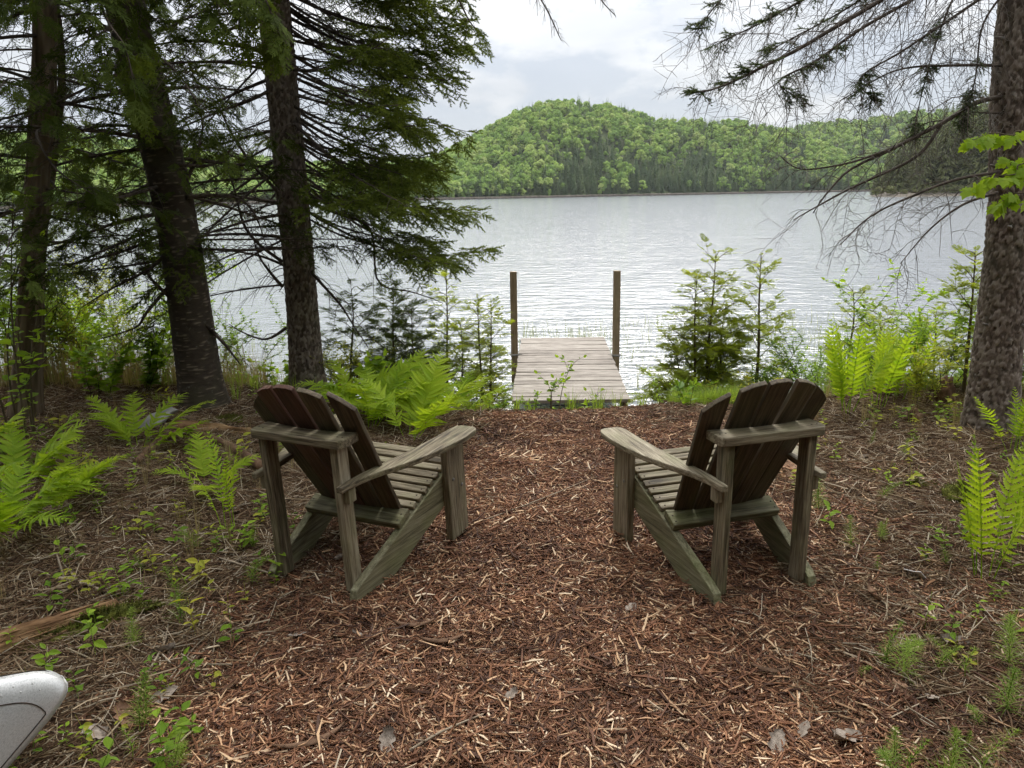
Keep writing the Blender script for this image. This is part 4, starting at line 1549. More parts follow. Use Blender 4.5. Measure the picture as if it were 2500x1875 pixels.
# --- spruce on the right with bare drooping limbs
r4 = np.random.default_rng(404)
b4 = at(2428, 1040, 5.0)
p4 = [np.array([b4[0], 5.0, gz1(b4[0], 5.0) - 0.08]), at(2424, 980, 5.0), at(2452, 700, 5.0), at(2470, 500, 5.0), at(2498, 0, 5.0)]
p4 = extend(p4, 9.0, (0.5, 0.1))
t4 = Tree('spruce_tree', (b4[0], 5.0, 0), 'big scaly spruce trunk with bare drooping limbs at the right edge')
mb, T4 = trunk_mb(p4, [0.152, 0.138, 0.130, 0.127, 0.122, 0.105, 0.075, 0.02], 'scaly', 150, 3.1, 41)
t4.part(mb, 'trunk', M['spruce_bark'])
dead = [
    ([(2445, 236, 4.95), (2380, 252, 4.9), (2300, 300, 4.8), (2180, 362, 4.7), (2080, 410, 4.6), (2020, 470, 4.5), (1985, 520, 4.5)], 0.017, 0.09, 0.42),
    ([(2300, 300, 4.8), (2240, 380, 4.75), (2120, 440, 4.7), (2000, 500, 4.65), (1935, 540, 4.6)], 0.012, 0.09, 0.35),
    ([(2180, 362, 4.7), (2060, 400, 4.55), (1960, 412, 4.5), (1905, 380, 4.45)], 0.008, 0.08, 0.28),
    ([(2440, 420, 4.9), (2330, 440, 4.8), (2200, 490, 4.7), (2110, 540, 4.65), (2050, 600, 4.6)], 0.011, 0.08, 0.34),
    ([(2435, 470, 4.9), (2350, 500, 4.8), (2270, 560, 4.75), (2200, 640, 4.7)], 0.010, 0.08, 0.34),
    ([(2446, 160, 4.95), (2300, 160, 4.8), (2180, 175, 4.7), (2060, 240, 4.6)], 0.011, 0.08, 0.34),
    ([(2448, 275, 4.95), (2400, 275, 4.9), (2370, 274, 4.9)], 0.008, 0.2, 0.1),
]
for lst, rd, gap, sl_ in dead:
    bough(t4, pixpath(lst), rd, r4, fol0=2, bare=True, sec_gap=gap * 1.5, sec_len=sl_, hang=0.25, mat='branch', vary=0.5)
live = [
    ([(2480, -260, 4.9), (2240, -60, 4.7), (2000, 90, 4.5), (1850, 170, 4.4), (1745, 215, 4.3), (1690, 225, 4.3)], 0.022),
    ([(2470, -120, 4.9), (2300, -40, 4.7), (2120, 60, 4.6), (1990, 150, 4.5), (1900, 200, 4.4), (1950, 240, 4.4)], 0.018),
    ([(2475, -200, 4.9), (2200, -110, 4.7), (2000, -20, 4.5), (1850, 60, 4.4), (1745, 110, 4.3)], 0.018),
    ([(2475, -60, 4.9), (2330, 40, 4.8), (2210, 120, 4.7), (2100, 190, 4.6), (2130, 240, 4.6)], 0.014),
    ([(2475, -330, 5.0), (2150, -260, 4.9), (1900, -120, 4.8), (1760, 0, 4.7), (1700, 80, 4.7)], 0.018),
    ([(2470, -40, 4.95), (2400, 60, 4.9), (2380, 200, 4.85), (2350, 300, 4.85)], 0.010),
    ([(2475, -160, 4.9), (2350, -40, 4.9), (2290, 90, 4.85), (2250, 230, 4.8), (2230, 330, 4.8)], 0.010),
    ([(2475, -300, 4.9), (2260, -120, 5.0), (2100, 0, 5.1), (1960, 80, 5.2), (1880, 120, 5.2)], 0.014),
]
for lst, rd in live:
    P = bough(t4, pixpath(lst), rd * 0.75, r4, fol0=2, bare=True, sec_gap=0.06, sec_len=0.45, hang=0.45, mat='branch')
    # a few living tips
    for k in (r4.integers(9, 14), r4.integers(12, 17), r4.integers(14, 20), 21, 20):
        for q in range(r4.integers(4, 10)):
            d = P[21] - P[17]
            d = d / np.linalg.norm(d) + r4.normal(size=3) * np.array([0.8, 0.8, 0.35])
            t4.fol.append(frame(P[min(21, max(0, k + r4.integers(-2, 1)))], d, (0, 0, 1), r4.uniform(0.6, 1.0)))
bs = []
for lst, rd, *_ in dead + live:           # fans of fine drooping dead twigs
    P = catmull(pixpath(lst), 40)
    for k in range(6, 40):
        if r4.uniform() < (0.28 if len(lst) and lst[0][1] > 100 else 0.62):
            d = P[min(39, k + 1)] - P[k - 1]
            d /= np.linalg.norm(d)
            d = d * 0.6 + np.array([r4.normal() * 0.6, r4.normal() * 0.6, -0.55 + r4.normal() * 0.35])
            bs.append(frame(P[k], d, np.array([0, 0, 1.0]) + r4.normal(size=3) * 0.4, r4.uniform(0.6, 1.2)))
bs = np.array(bs)
bs[:, :3, 3] -= t4.base
scatter('dead_twigs', BARE, bs, None, t4.e)
for k in range(44):
    z = 4.4 + 4.4 * (k / 44)
    c, rad = T4(z)
    az = k * 2.4 + r4.uniform(-0.3, 0.3)
    bough(t4, limb_pts(c, az, math.radians(-18), math.radians(2), 1.9 * (9.2 - z) / 4.8 + 0.25), 0.016, r4, fol0=0.15, dens=0.5, sec_gap=0.12, sec_len=0.5, scale=1.7)
stubs(t4, T4, r4, 14, 0.4, 2.8)
t4.foliage('needles', SPRIG_G)


# ------------------------------------------------------------------ young cedars and broadleaf plants on the bank
def cedar_sapling(base_px, top_px, Y, label, seed, width=0.42, dens=1.0, bare0=0.05, lean=0.0, dark=False, scale=0.9, group='young cedars on the bank'):
    r = np.random.default_rng(seed)
    b = at(base_px[0], base_px[1], Y)
    zb = gz1(b[0], Y)
    tp = at(top_px[0], top_px[1], Y)
    base = np.array([b[0], Y, zb - 0.03])
    h = tp[2] - zb
    t = Tree('cedar_sapling', (b[0], Y, zb), label, 'sapling', group)
    path = catmull([base, base * 0.6 + tp * 0.4 + (r.normal() * 0.02, r.normal() * 0.02, 0), base * 0.25 + tp * 0.75 + (r.normal() * 0.015, 0, 0), tp], 30)
    mb = MB()
    mb.tube(path, np.linspace(0.006 + 0.009 * h, 0.0015, 30), 6)
    t.part(mb, 'stem', M['stem'])
    z = bare0
    k = 0
    while z < 0.97:
        p = path[int(z * 29)]
        az = k * 2.4 + r.uniform(-0.5, 0.5)
        L = (width * (1 - z) ** 0.8 * r.uniform(0.35, 1.25) + 0.05)
        bough(t, limb_pts(p, az, math.radians(r.uniform(25, 62)), math.radians(r.uniform(-5, 50)), L), 0.004, r, fol0=0.12, dens=dens * 1.7, sec_gap=0.04, sec_len=0.2, droop=0.05, vary=0.4, scale=scale * (0.75 + 0.3 * (1 - z)), mat='stem', sides=4)
        z += 0.042 * r.uniform(0.7, 1.3) / max(0.6, h) * 1.2
        k += 1
    for q in range(4):
        t.fol.append(frame(tp - (0, 0, 0.04 * q + 0.02), (r.normal() * 0.5, r.normal() * 0.5, 0.8), (r.normal(), r.normal(), 0.2), 0.4))
    t.foliage('sprays', SPRAY_D if dark else SPRAY)


cedar_sapling((1728, 951), (1748, 614), 7.15, 'tallest young cedar on the bank right of the dock', 501, 0.62, 1.1)
cedar_sapling((1697, 948), (1700, 690), 7.0, 'young cedar stem close left of the tallest cedar right of the dock', 502, 0.55, 1.0)
cedar_sapling((1745, 950), (1775, 735), 7.3, 'bushy low young cedar crowded behind the tallest cedar right of the dock', 503, 0.60, 1.1)
cedar_sapling((1660, 955), (1648, 850), 7.1, 'shortest bushy young cedar at the dock side of the right clump', 504, 0.48, 1.1)
cedar_sapling((1839, 925), (1859, 618), 7.3, 'slender open young cedar standing alone above the right chair', 505, 0.50, 0.85, 0.2)
cedar_sapling((2352, 962), (2381, 606), 5.9, 'young cedar growing against the right hand trunk', 506, 0.42, 1.1, 0.15)
cedar_sapling((2085, 860), (2082, 700), 7.4, 'young cedar top showing above the tall upright ferns on the right', 507, 0.40, 1.0)
cedar_sapling((2150, 860), (2150, 770), 7.6, 'low young cedar behind the tall upright ferns on the right', 508, 0.45, 1.0)
cedar_sapling((2290, 900), (2285, 770), 6.8, 'low bushy cedar between the tall ferns and the right hand trunk', 509, 0.5, 1.1)
cedar_sapling((1091, 906), (1089, 662), 8.0, 'tall thin young cedar left of the dock, tips reaching the spruce boughs', 511, 0.42, 0.8, 0.1)
cedar_sapling((1176, 925), (1166, 722), 7.6, 'young cedar left of the dock with a yellowing top', 512, 0.40, 1.0)
cedar_sapling((1192, 930), (1199, 735), 7.5, 'young cedar nearest the left mooring post', 513, 0.34, 1.0)
cedar_sapling((1130, 915), (1125, 790), 7.8, 'short bushy cedar among the thin cedars left of the dock', 514, 0.5, 1.1)
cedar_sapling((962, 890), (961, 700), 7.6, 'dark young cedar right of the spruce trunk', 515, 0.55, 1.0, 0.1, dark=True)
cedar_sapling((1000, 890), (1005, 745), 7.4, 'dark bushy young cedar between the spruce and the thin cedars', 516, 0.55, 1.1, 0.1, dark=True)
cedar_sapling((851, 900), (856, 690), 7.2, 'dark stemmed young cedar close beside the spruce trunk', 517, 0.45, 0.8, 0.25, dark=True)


def leaf_ovate(l=0.06, w=0.034):
    n = 6
    t = np.linspace(0, 1, n)
    hw = w / 2 * np.sin(math.pi * t ** 0.8) ** 0.9
    hw[0] = hw[-1] = 0.0006
    zc = -0.12 * l * t ** 2
    c = np.stack([t * l, 0 * t, zc], -1)
    L_ = np.stack([t * l, hw, zc + hw * 0.35], -1)
    R_ = np.stack([t * l, -hw, zc + hw * 0.35], -1)
    V = np.concatenate([c, L_, R_])
    Q = []
    for k in range(n - 1):
        Q += [(k, k + 1, n + k + 1, n + k), (k, 2 * n + k, 2 * n + k + 1, k + 1)]
    return MB().add(V, Q)


def leaf_maple(l=0.09):
    pts = [(0, 0), (0.10, 0.12), (0.02, 0.30), (0.14, 0.28), (0.16, 0.44), (0.27, 0.36), (0.33, 0.52), (0.42, 0.38), (0.40, 0.22), (0.58, 0.32), (0.66, 0.26), (0.72, 0.30), (0.74, 0.16), (1.0, 0.0)]
    up = np.array(pts)
    V = [(0.02, 0, 0), (0.45, 0, 0.03), (1.0, 0, -0.10)]
    mb = MB()
    ctr = np.array([0.36, 0, 0.03])
    allp = [np.array([x, y, 0.10 * abs(y) - 0.12 * x * x - 0.25 * y * y]) for x, y in pts]
    oth = [np.array([p[0], -p[1], p[2]]) for p in allp[1:-1]][::-1]
    ring = allp + oth
    Vv = np.array([ctr] + ring) * l
    n = len(ring)
    return mb.add(Vv, None, [(0, 1 + k, 1 + (k + 1) % n) for k in range(n)])


OV = leaf_ovate().data()
OVS = leaf_ovate(0.04, 0.02).data()
OVB = leaf_ovate(0.085, 0.052).data()
LANCE = leaf_ovate(0.05, 0.014).data()


def leafy(name, base, h, spread, nst, label, seed, leaf=OV, mat='leaf', gap=0.035, group='leafy plants on the bank', cat='plant', pair=True, tilt=0.35, size=1.0, sub=2, top=0.15):
    """several stems with leaves in pairs; leaves are one part, stems one part"""
    r = np.random.default_rng(seed)
    e = empty(name, base)
    tag(e, label, cat, group)
    st, ms, tn = MB(), [], []

    def stem(p, d, l, rad, dep):
        q = catmull([p, p + d * l * 0.5 + r.normal(size=3) * l * 0.05, p + d * l + np.array([r.normal() * 0.12, r.normal() * 0.12, -0.05]) * l], 8)
        st.tube(q, np.linspace(rad, rad * 0.3, 8), 4, 0.5, False)
        s = 0.25 if dep == 0 else 0.12
        az = r.uniform(0, 6.28)
        while s < 1.0:
            c = q[min(6, int(s * 7))] + (q[min(7, int(s * 7) + 1)] - q[min(6, int(s * 7))]) * (s * 7 % 1)
            az += 1.6
            for sg in ((0, math.pi) if pair else (0,)):
                x = np.array([math.cos(az + sg), math.sin(az + sg), r.uniform(-0.1, 0.6)])
                ms.append(frame(c, x, np.array([0, 0, 1.0]) + r.normal(size=3) * tilt, size * r.uniform(0.6, 1.15) * (1.1 - 0.35 * s)))
                tn.append(r.uniform())
            if dep < sub and r.uniform() < 0.35:
                x = d + np.array([math.cos(az), math.sin(az), 0.1]) * 0.9
                stem(c, x / np.linalg.norm(x), l * r.uniform(0.3, 0.5), rad * 0.5, dep + 1)
            s += gap / l * r.uniform(0.7, 1.3)
        ms.append(frame(q[-1], q[-1] - q[-2], r.normal(size=3), size * 0.7))
        tn.append(1.0)

    for k in range(nst):
        a = r.uniform(0, 6.28)
        d = np.array([math.cos(a) * spread, math.sin(a) * spread, 1.0])
        d /= np.linalg.norm(d)
        stem(np.array([math.cos(a), math.sin(a), 0]) * 0.03 * nst ** 0.5 + (0, 0, -0.02), d, h * r.uniform(0.65, 1.1), 0.0025 + 0.004 * h, 0)
    st.build('stem', M['stem'], e)
    MB().join(leaf, ms, tn).build('leaves', M[mat], e, False)
    return e


def bank(px, py, Y):
    p = at(px, py, Y)
    return (p[0], Y, gz1(p[0], Y))


leafy('willow_sapling', bank(1913, 920, 7.2), 1.02, 0.12, 1, 'narrow upright leafy sapling right of the open young cedar', 521, LANCE, 'leaf', 0.02, size=1.3, sub=1)
leafy('leafy_shrub', bank(665, 930, 6.75), 0.42, 0.6, 6, 'bright leafy shrub at the left foot of the spruce behind the chair', 522, OVB, 'leaf', 0.05)
leafy('leafy_shrub', bank(940, 930, 6.2), 0.50, 0.3, 3, 'big leaved shrub rising behind the ferns by the left chair', 523, OVB, 'leaf', 0.05, size=1.25)
leafy('leafy_plant', bank(1350, 985, 6.15), 0.52, 0.25, 3, 'small round leaved plant standing in front of the dock planks', 524, OV, 'leaf', 0.05, pair=False, size=1.0)
leafy('leafy_plant', bank(1425, 985, 6.2), 0.26, 0.5, 3, 'low plant right of the round leaved one before the dock', 525, OV, 'leaf', 0.05, pair=False)
leafy('leafy_plant', bank(1290, 985, 6.2), 0.28, 0.2, 2, 'small dark leaved seedling at the left corner of the dock', 526, OVS, 'leaf', 0.02)
leafy('leafy_plant', bank(1690, 1000, 5.9), 0.27, 0.4, 3, 'plant with broad pale leaves beside the right chair top', 527, OVB, 'leaf', 0.06)
leafy('leafy_plant', bank(1760, 1000, 5.95), 0.22, 0.7, 6, 'yellow green low plant behind the right chair back', 528, OVS, 'yellow_leaf', 0.03)
leafy('leafy_shrub', bank(50, 1040, 4.95), 1.75, 0.13, 5, 'bright leafed young maple climbing beside the slim cedar trunk', 529, OVB, 'leaf', 0.13, sub=1)
leafy('leafy_plant', bank(30, 1010, 4.6), 0.4, 0.5, 3, 'low broad leaved plant at the left edge below the slim cedar', 530, OVB, 'leaf', 0.08)
for k, (px, py, Y, h, n, lab, mt, lf) in enumerate([
    (180, 935, 7.3, 1.25, 6, 'green shrub between the slim cedar and the leaning fir, nearest the cedar', 'leaf', OV),
    (260, 935, 7.0, 1.05, 6, 'yellow green shrub midway between the slim cedar and the leaning fir', 'yellow_leaf', OVS),
    (330, 935, 7.2, 1.15, 6, 'green shrub left of the leaning fir with round leaves', 'leaf', OV),
    (385, 950, 6.7, 0.7, 5, 'low shrub touching the left side of the leaning fir', 'leaf', OVS),
    (240, 965, 6.0, 0.42, 4, 'broad leaved plant on the brown bank before the left shrubs', 'leaf', OVB),
    (340, 965, 6.1, 0.48, 3, 'tall thin broad leaved plant left of the leaning fir foot', 'leaf', OVB),
    (590, 930, 7.2, 0.75, 5, 'small shrub in the gap between the leaning fir and the spruce', 'leaf', OVS),
    (10, 930, 6.9, 1.1, 6, 'shrub behind the slim cedar at the left edge', 'leaf', OV),
    (820, 930, 6.9, 0.55, 6, 'brownish thin shrub right of the spruce foot', 'yellow_leaf', OVS),
    (900, 930, 7.2, 0.65, 7, 'olive shrub behind the ferns by the left chair', 'yellow_leaf', OVS),
    (1010, 940, 6.9, 0.55, 7, 'fine leaved shrub right of the ferns by the left chair', 'leaf', OVS),
    (1070, 950, 6.7, 0.42, 6, 'low green shrub where the mulch ends left of the dock', 'leaf', OVS),
    (1150, 965, 6.6, 0.40, 6, 'low green tangle below the thin cedars left of the dock', 'yellow_leaf', OVS),
    (1225, 970, 6.5, 0.30, 5, 'low green tangle touching the left dock corner', 'leaf', OVS),
    (1640, 975, 6.5, 0.35, 6, 'low tangle below the cedar clump right of the dock', 'leaf', OVS),
    (1800, 960, 6.7, 0.45, 7, 'pale shrub between the cedar clump and the right chair', 'yellow_leaf', OVS),
    (1900, 950, 7.0, 0.50, 8, 'green shrub just above the right chair back', 'leaf', OVS),
    (1990, 950, 6.8, 0.55, 8, 'green shrub left of the tall upright ferns', 'leaf', OVS),
    (2180, 960, 6.2, 0.70, 8, 'bushy shrub right of the tall upright ferns', 'leaf', OVS),
    (2230, 970, 5.7, 0.50, 7, 'yellowing shrub with thin stems right of the tall upright ferns', 'yellow_leaf', OVS),
    (2290, 960, 6.3, 0.75, 7, 'green shrub left of the right hand trunk', 'leaf', OV),
    (2490, 900, 5.9, 0.8, 7, 'bright green shrub behind the right hand trunk', 'leaf', OV),
    (2120, 930, 7.2, 0.65, 7, 'shrub behind the tall upright ferns', 'leaf', OVS),
    (2040, 900, 7.6, 0.6, 7, 'low shrub at the water behind the right chair', 'leaf', OVS),
]):
    leafy('leafy_shrub', bank(px, py, Y), h, 0.45, n, lab, 540 + k, lf, mt, 0.028 if lf is OVS else 0.04, sub=2, cat='shrub', group='shrubs along the bank')

# young maple whose leaves hang in front of the right trunk
em = empty('maple_sapling', (4.2, 4.6, gz1(4.2, 4.6)))
tag(em, 'young maple with bright lobed leaves hanging before the right hand trunk', 'sapling')
base = np.array([4.2, 4.6, gz1(4.2, 4.6)])
mst = MB()
st0 = catmull([(0, 0, -0.03), (-0.05, -0.05, 0.7), (-0.08, -0.1, 1.5), (-0.1, -0.1, 2.3)], 14)
mst.tube(st0, np.linspace(0.016, 0.006, 14), 6)
MAPLE = leaf_maple().mesh('maple_leaf', M['maple'], False)
rm = np.random.default_rng(88)
spots = []
for lst in ([(2540, 330, 4.35), (2470, 330, 4.3), (2420, 325, 4.28), (2370, 345, 4.25)], [(2540, 400, 4.35), (2480, 425, 4.3), (2420, 430, 4.28), (2375, 450, 4.25)], [(2530, 470, 4.3), (2470, 480, 4.28), (2430, 500, 4.25)], [(2560, 420, 4.5), (2500, 400, 4.4), (2460, 380, 4.35)]):
    P = catmull([np.array(st0[9]) + base] + pixpath(lst), 24) - base
    mst.tube(P, np.linspace(0.005, 0.0015, 24), 4)
    for k in range(7, 24, 1):
        spots.append((P[k], P[k] - P[k - 1]))
mst.build('stem', M['stem'], em)
for p, d in spots:
    d = d / np.linalg.norm(d)
    for q in range(1 if rm.uniform() < 0.6 else 2):
        x = d * 0.5 + np.array([rm.normal() * 0.7, rm.normal() * 0.5, -0.75])
        Mx = frame(p + x / np.linalg.norm(x) * 0.02, x, np.array([0, -0.8, 0.6]) + rm.normal(size=3) * 0.6, rm.uniform(0.55, 1.1))
        put('leaf', MAPLE, em, Mx)


# ------------------------------------------------------------------ ferns
def frond_mb(seed, L, el0, el1, wid=0.20, stipe=0.2, pairs=19, pw=0.15):
    """arching frond in the XZ plane; pinnae with toothed edges"""
    r = np.random.default_rng(seed)
    mb = MB()
    n = 40
    P = [np.zeros(3)]
    for k in range(n):
        t = (k + 0.5) / n
        e_ = math.radians(el0 + (el1 - el0) * t ** 1.4)
        P.append(P[-1] + np.array([math.cos(e_), 0, math.sin(e_)]) * L / n)
    P = np.array(P)
    P[:, 1] += r.normal() * 0.02 * np.linspace(0, 1, n + 1) ** 2
    mb.tube(P, np.linspace(0.0032, 0.0009, n + 1), 4, 0.25)
    for k in range(pairs):
        t = stipe + (1 - stipe) * (k + 0.5) / pairs
        u = (t - stipe) / (1 - stipe)
        ln = wid * L * (math.sin(math.pi * min(1, (u * 0.86 + 0.14)) ** 0.9) ** 0.75) * r.uniform(0.78, 1.12) + 0.006
        i = min(n - 1, int(t * n))
        p = P[i] + (P[i + 1] - P[i]) * (t * n - i)
        T = P[i + 1] - P[i]
        T /= np.linalg.norm(T)
        N = np.array([-T[2], 0, T[0]])
        for sg in (-1, 1):
            a = math.radians(r.uniform(62, 76) - 22 * u)
            D = T * math.cos(a) + np.array([0, sg, 0]) * math.sin(a)
            D = D + N * r.normal() * 0.20 + T * r.normal() * 0.08
            D /= np.linalg.norm(D)
            dr_ = r.uniform(-0.05, 0.38)
            W = np.cross(N, D)
            W /= np.linalg.norm(W)
            m = max(4, int(ln / 0.007))
            w = max(0.005, pw * ln)
            cs, ls, rs = [], [], []
            for q in range(m + 1):
                f = q / m
                hw = w * (1 - f ** 1.8) * (1.0 if q % 2 == 0 else 0.62)
                c = p + D * ln * f - N * ln * dr_ * f * f + T * ln * 0.12 * f * f
                cs.append(c)
                ls.append(c + W * hw + D * (0.004 if q % 2 == 0 else 0) + N * hw * 0.25)
                rs.append(c - W * hw + D * (0.004 if q % 2 == 0 else 0) + N * hw * 0.25)
            V = np.array(cs + ls + rs)
            k1 = m + 1
            Q = []
            for q in range(m):
                Q += [(q, q + 1, k1 + q + 1, k1 + q), (q, 2 * k1 + q, 2 * k1 + q + 1, q + 1)]
            mb.add(V, Q, None, r.uniform(0.2, 1.0))
    return mb


FR_ARCH = [frond_mb(600 + k, 0.56 + 0.03 * k, 76 - 4 * k, -24 + 11 * k, 0.17 + 0.012 * k, 0.2, 17 + k).mesh('frond', M['fern'], False) for k in range(6)]
FR_UP = [frond_mb(620 + k, 0.68, 87, 68 + 6 * k, 0.13, 0.22, 17, 0.17).mesh('frond', M['fern'], False) for k in range(3)]
FR_SH = [frond_mb(640 + k, 0.52 + 0.03 * k, 70 - 4 * k, -28 + 10 * k, 0.17 + 0.012 * k, 0.2, 17 + k).mesh('frond', M['fern_dark'], False) for k in range(6)]
FR_TH = [frond_mb(660 + k, 0.55, 84, 50 + 8 * k, 0.10, 0.30, 16, 0.16).mesh('frond', M['fern'], False) for k in range(2)]


def fern(base, fronds, label, seed, group='ferns'):
    r = np.random.default_rng(seed)
    e = empty('fern', base)
    tag(e, label, 'fern', group)
    for me, az, tilt, s in fronds:
        o = bpy.data.objects.new('frond', me)
        COL.objects.link(o)
        o.parent = e
        a = math.radians(az)
        o.location = (math.cos(a) * 0.03, math.sin(a) * 0.03, -0.01)
        o.rotation_euler = (math.radians(r.normal() * 8), math.radians(-tilt), a)
        o.scale = (s, s, s)
    return e


def rosette(meshes, n, seed, a0=0, a1=360, s0=0.7, s1=1.1, t=8):
    r = np.random.default_rng(seed)
    return [(meshes[r.integers(len(meshes))], a0 + (a1 - a0) * (k + r.uniform(0.1, 0.9)) / n, r.normal() * t, r.uniform(s0, s1)) for k in range(n)]


def gnd(x, y):
    return (x, y, gz1(x, y))


fern(gnd(-1.02, 5.25), rosette(FR_ARCH, 9, 1, s0=0.85, s1=1.15, t=14), 'large bright fern behind the left chair, tallest of the clump', 1)
fern(gnd(-0.70, 4.95), rosette(FR_ARCH, 7, 2, -60, 150, 0.85, 1.1), 'bright fern spreading fronds over the mulch edge right of the left chair', 2)
fern(gnd(-1.25, 5.7), rosette(FR_ARCH, 7, 3, s0=0.8, s1=1.05), 'bright fern at the back of the clump nearest the spruce trunk', 3)
fern(gnd(-0.78, 5.7), rosette(FR_SH, 7, 4, s0=0.8, s1=1.1), 'duller green fern behind the bright ferns by the left chair', 4)
fern(gnd(-0.45, 5.95), rosette(FR_SH, 6, 5, s0=0.7, s1=0.95), 'duller fern at the top edge of the mulch left of the dock', 5)
fern(gnd(2.42, 5.35), rosette(FR_UP, 8, 6, s0=0.95, s1=1.15), 'tall upright bright fern right of the right chair, leftmost of its row', 6)
fern(gnd(2.72, 5.5), rosette(FR_UP, 6, 7, s0=0.9, s1=1.15), 'tall upright fern with long bare stems, middle of the row on the right', 7)
fern(gnd(3.0, 5.75), rosette(FR_UP, 6, 8, s0=0.8, s1=1.05), 'thinner upright fern nearest the right hand trunk', 8)
fern(gnd(1.98, 2.95), rosette(FR_UP, 5, 9, s0=0.8, s1=0.95), 'bright upright fern at the right edge in the foreground', 9)
fern(gnd(2.28, 3.2), rosette(FR_UP, 3, 10, s0=0.7, s1=0.9), 'upright fern half cut off by the right edge', 10)
fern(gnd(3.05, 4.45), rosette(FR_TH, 5, 11, s0=0.8, s1=1.0), 'pale thin fern before the foot of the right hand trunk', 11)
fern(gnd(-2.45, 3.40), rosette(FR_SH, 10, 12, s0=0.75, s1=1.0), 'large dark green fern at the left edge in the foreground', 12)
fern(gnd(-2.75, 4.0), rosette(FR_SH, 8, 13, s0=0.7, s1=0.95), 'fern behind the large one at the left edge', 13)
fern(gnd(-2.42, 3.72), rosette(FR_SH, 7, 14, -80, 100, s0=0.6, s1=0.8), 'fern arching to the right of the large left edge fern', 14)
fern(gnd(-2.42, 4.72), rosette(FR_SH, 6, 15, -40, 200, s0=0.75, s1=0.95), 'fern growing beside the grey wood slab on the left bank', 15)
fern(gnd(-1.42, 3.55), rosette(FR_TH, 4, 16, s0=0.75, s1=1.0), 'thin young fern left of the left chair', 16)
fern(gnd(-1.75, 4.1), rosette(FR_SH, 4, 17, s0=0.5, s1=0.7), 'small fern between the left chair and the rotten branch', 17)
fern(gnd(-3.3, 4.4), rosette(FR_SH, 7, 18, s0=0.7, s1=0.9), 'fern near the foot of the slim cedar', 18)


# ------------------------------------------------------------------ horsetails
def horsetail_mb(seed, h):
    r = np.random.default_rng(seed)
    mb = MB()
    P = catmull([(0, 0, -0.01), (r.normal() * 0.01, r.normal() * 0.01, h * 0.5), (r.normal() * 0.03, r.normal() * 0.03, h)], 12)
    mb.tube(P, np.linspace(0.0022, 0.0008, 12), 4, 0.4)
    nw = int(h / 0.014)
    for k in range(3, nw):
        t = k / nw
        c = P[min(10, int(t * 11))] + (P[min(11, int(t * 11) + 1)] - P[min(10, int(t * 11))]) * (t * 11 % 1)
        for q in range(9):
            a = q * 0.698 + k * 0.3 + r.normal() * 0.1
            l = h * 0.38 * (1 - t) ** 0.6 * r.uniform(0.7, 1.15) + 0.008
            d = np.array([math.cos(a), math.sin(a), r.uniform(0.25, 0.75)])
            d /= np.linalg.norm(d)
            w = np.array([-math.sin(a), math.cos(a), 0]) * 0.0011
            m = c + d * l * 0.5 + (0, 0, 0.003)
            e_ = c + d * l - np.array([0, 0, l * 0.15])
            mb.add([c - w, c + w, m + w, m - w, e_], [(0, 1, 2, 3)], [(3, 2, 4)], r.uniform(0.1, 1))
    return mb


HT = [horsetail_mb(700 + k, h).mesh('horsetail', M['horsetail'], False) for k, h in enumerate((0.12, 0.16, 0.20, 0.24, 0.28))]
rh = np.random.default_rng(77)
zones = [((1.0, 1.8, 1.4, 2.5), 26, 'feathery green horsetail sprouting from the mulch in the right foreground', 'horsetails in the right foreground'),
         ((1.7, 2.1, 1.75, 2.6), 8, 'feathery green horsetail below the foreground fern at the right edge', 'horsetails below the right edge fern'),
         ((1.5, 2.1, 2.9, 4.3), 10, 'feathery horsetail in the mulch behind and right of the right chair', 'horsetails right of the right chair'),
         ((2.1, 3.0, 3.8, 4.9), 9, 'feathery horsetail in the litter near the right hand trunk', 'horsetails near the right trunk'),
         ((-1.25, -0.95, 1.75, 2.25), 6, 'feathery horsetail beside the canoe bow', 'horsetails beside the canoe'),
         ((-1.7, -1.1, 2.5, 3.5), 7, 'small feathery horsetail in the litter left of the left chair', 'horsetails left of the left chair'),
         ((-0.85, -0.55, 4.25, 4.7), 5, 'feathery horsetail below the bright ferns beside the left chair arm', 'horsetails below the bright ferns')]
for (x0, x1, y0, y1), n, lab, grp in zones:
    for k in range(n):
        x, y = rh.uniform(x0, x1), rh.uniform(y0, y1)
        o = bpy.data.objects.new('horsetail', HT[rh.integers(5)])
        COL.objects.link(o)
        o.location = gnd(x, y)
        s = rh.uniform(0.5, 1.0)
        o.scale = (s, s, s)
        o.rotation_euler = (rh.normal() * 0.18, rh.normal() * 0.18, rh.uniform(0, 6.28))
        tag(o, lab, 'horsetail', grp)


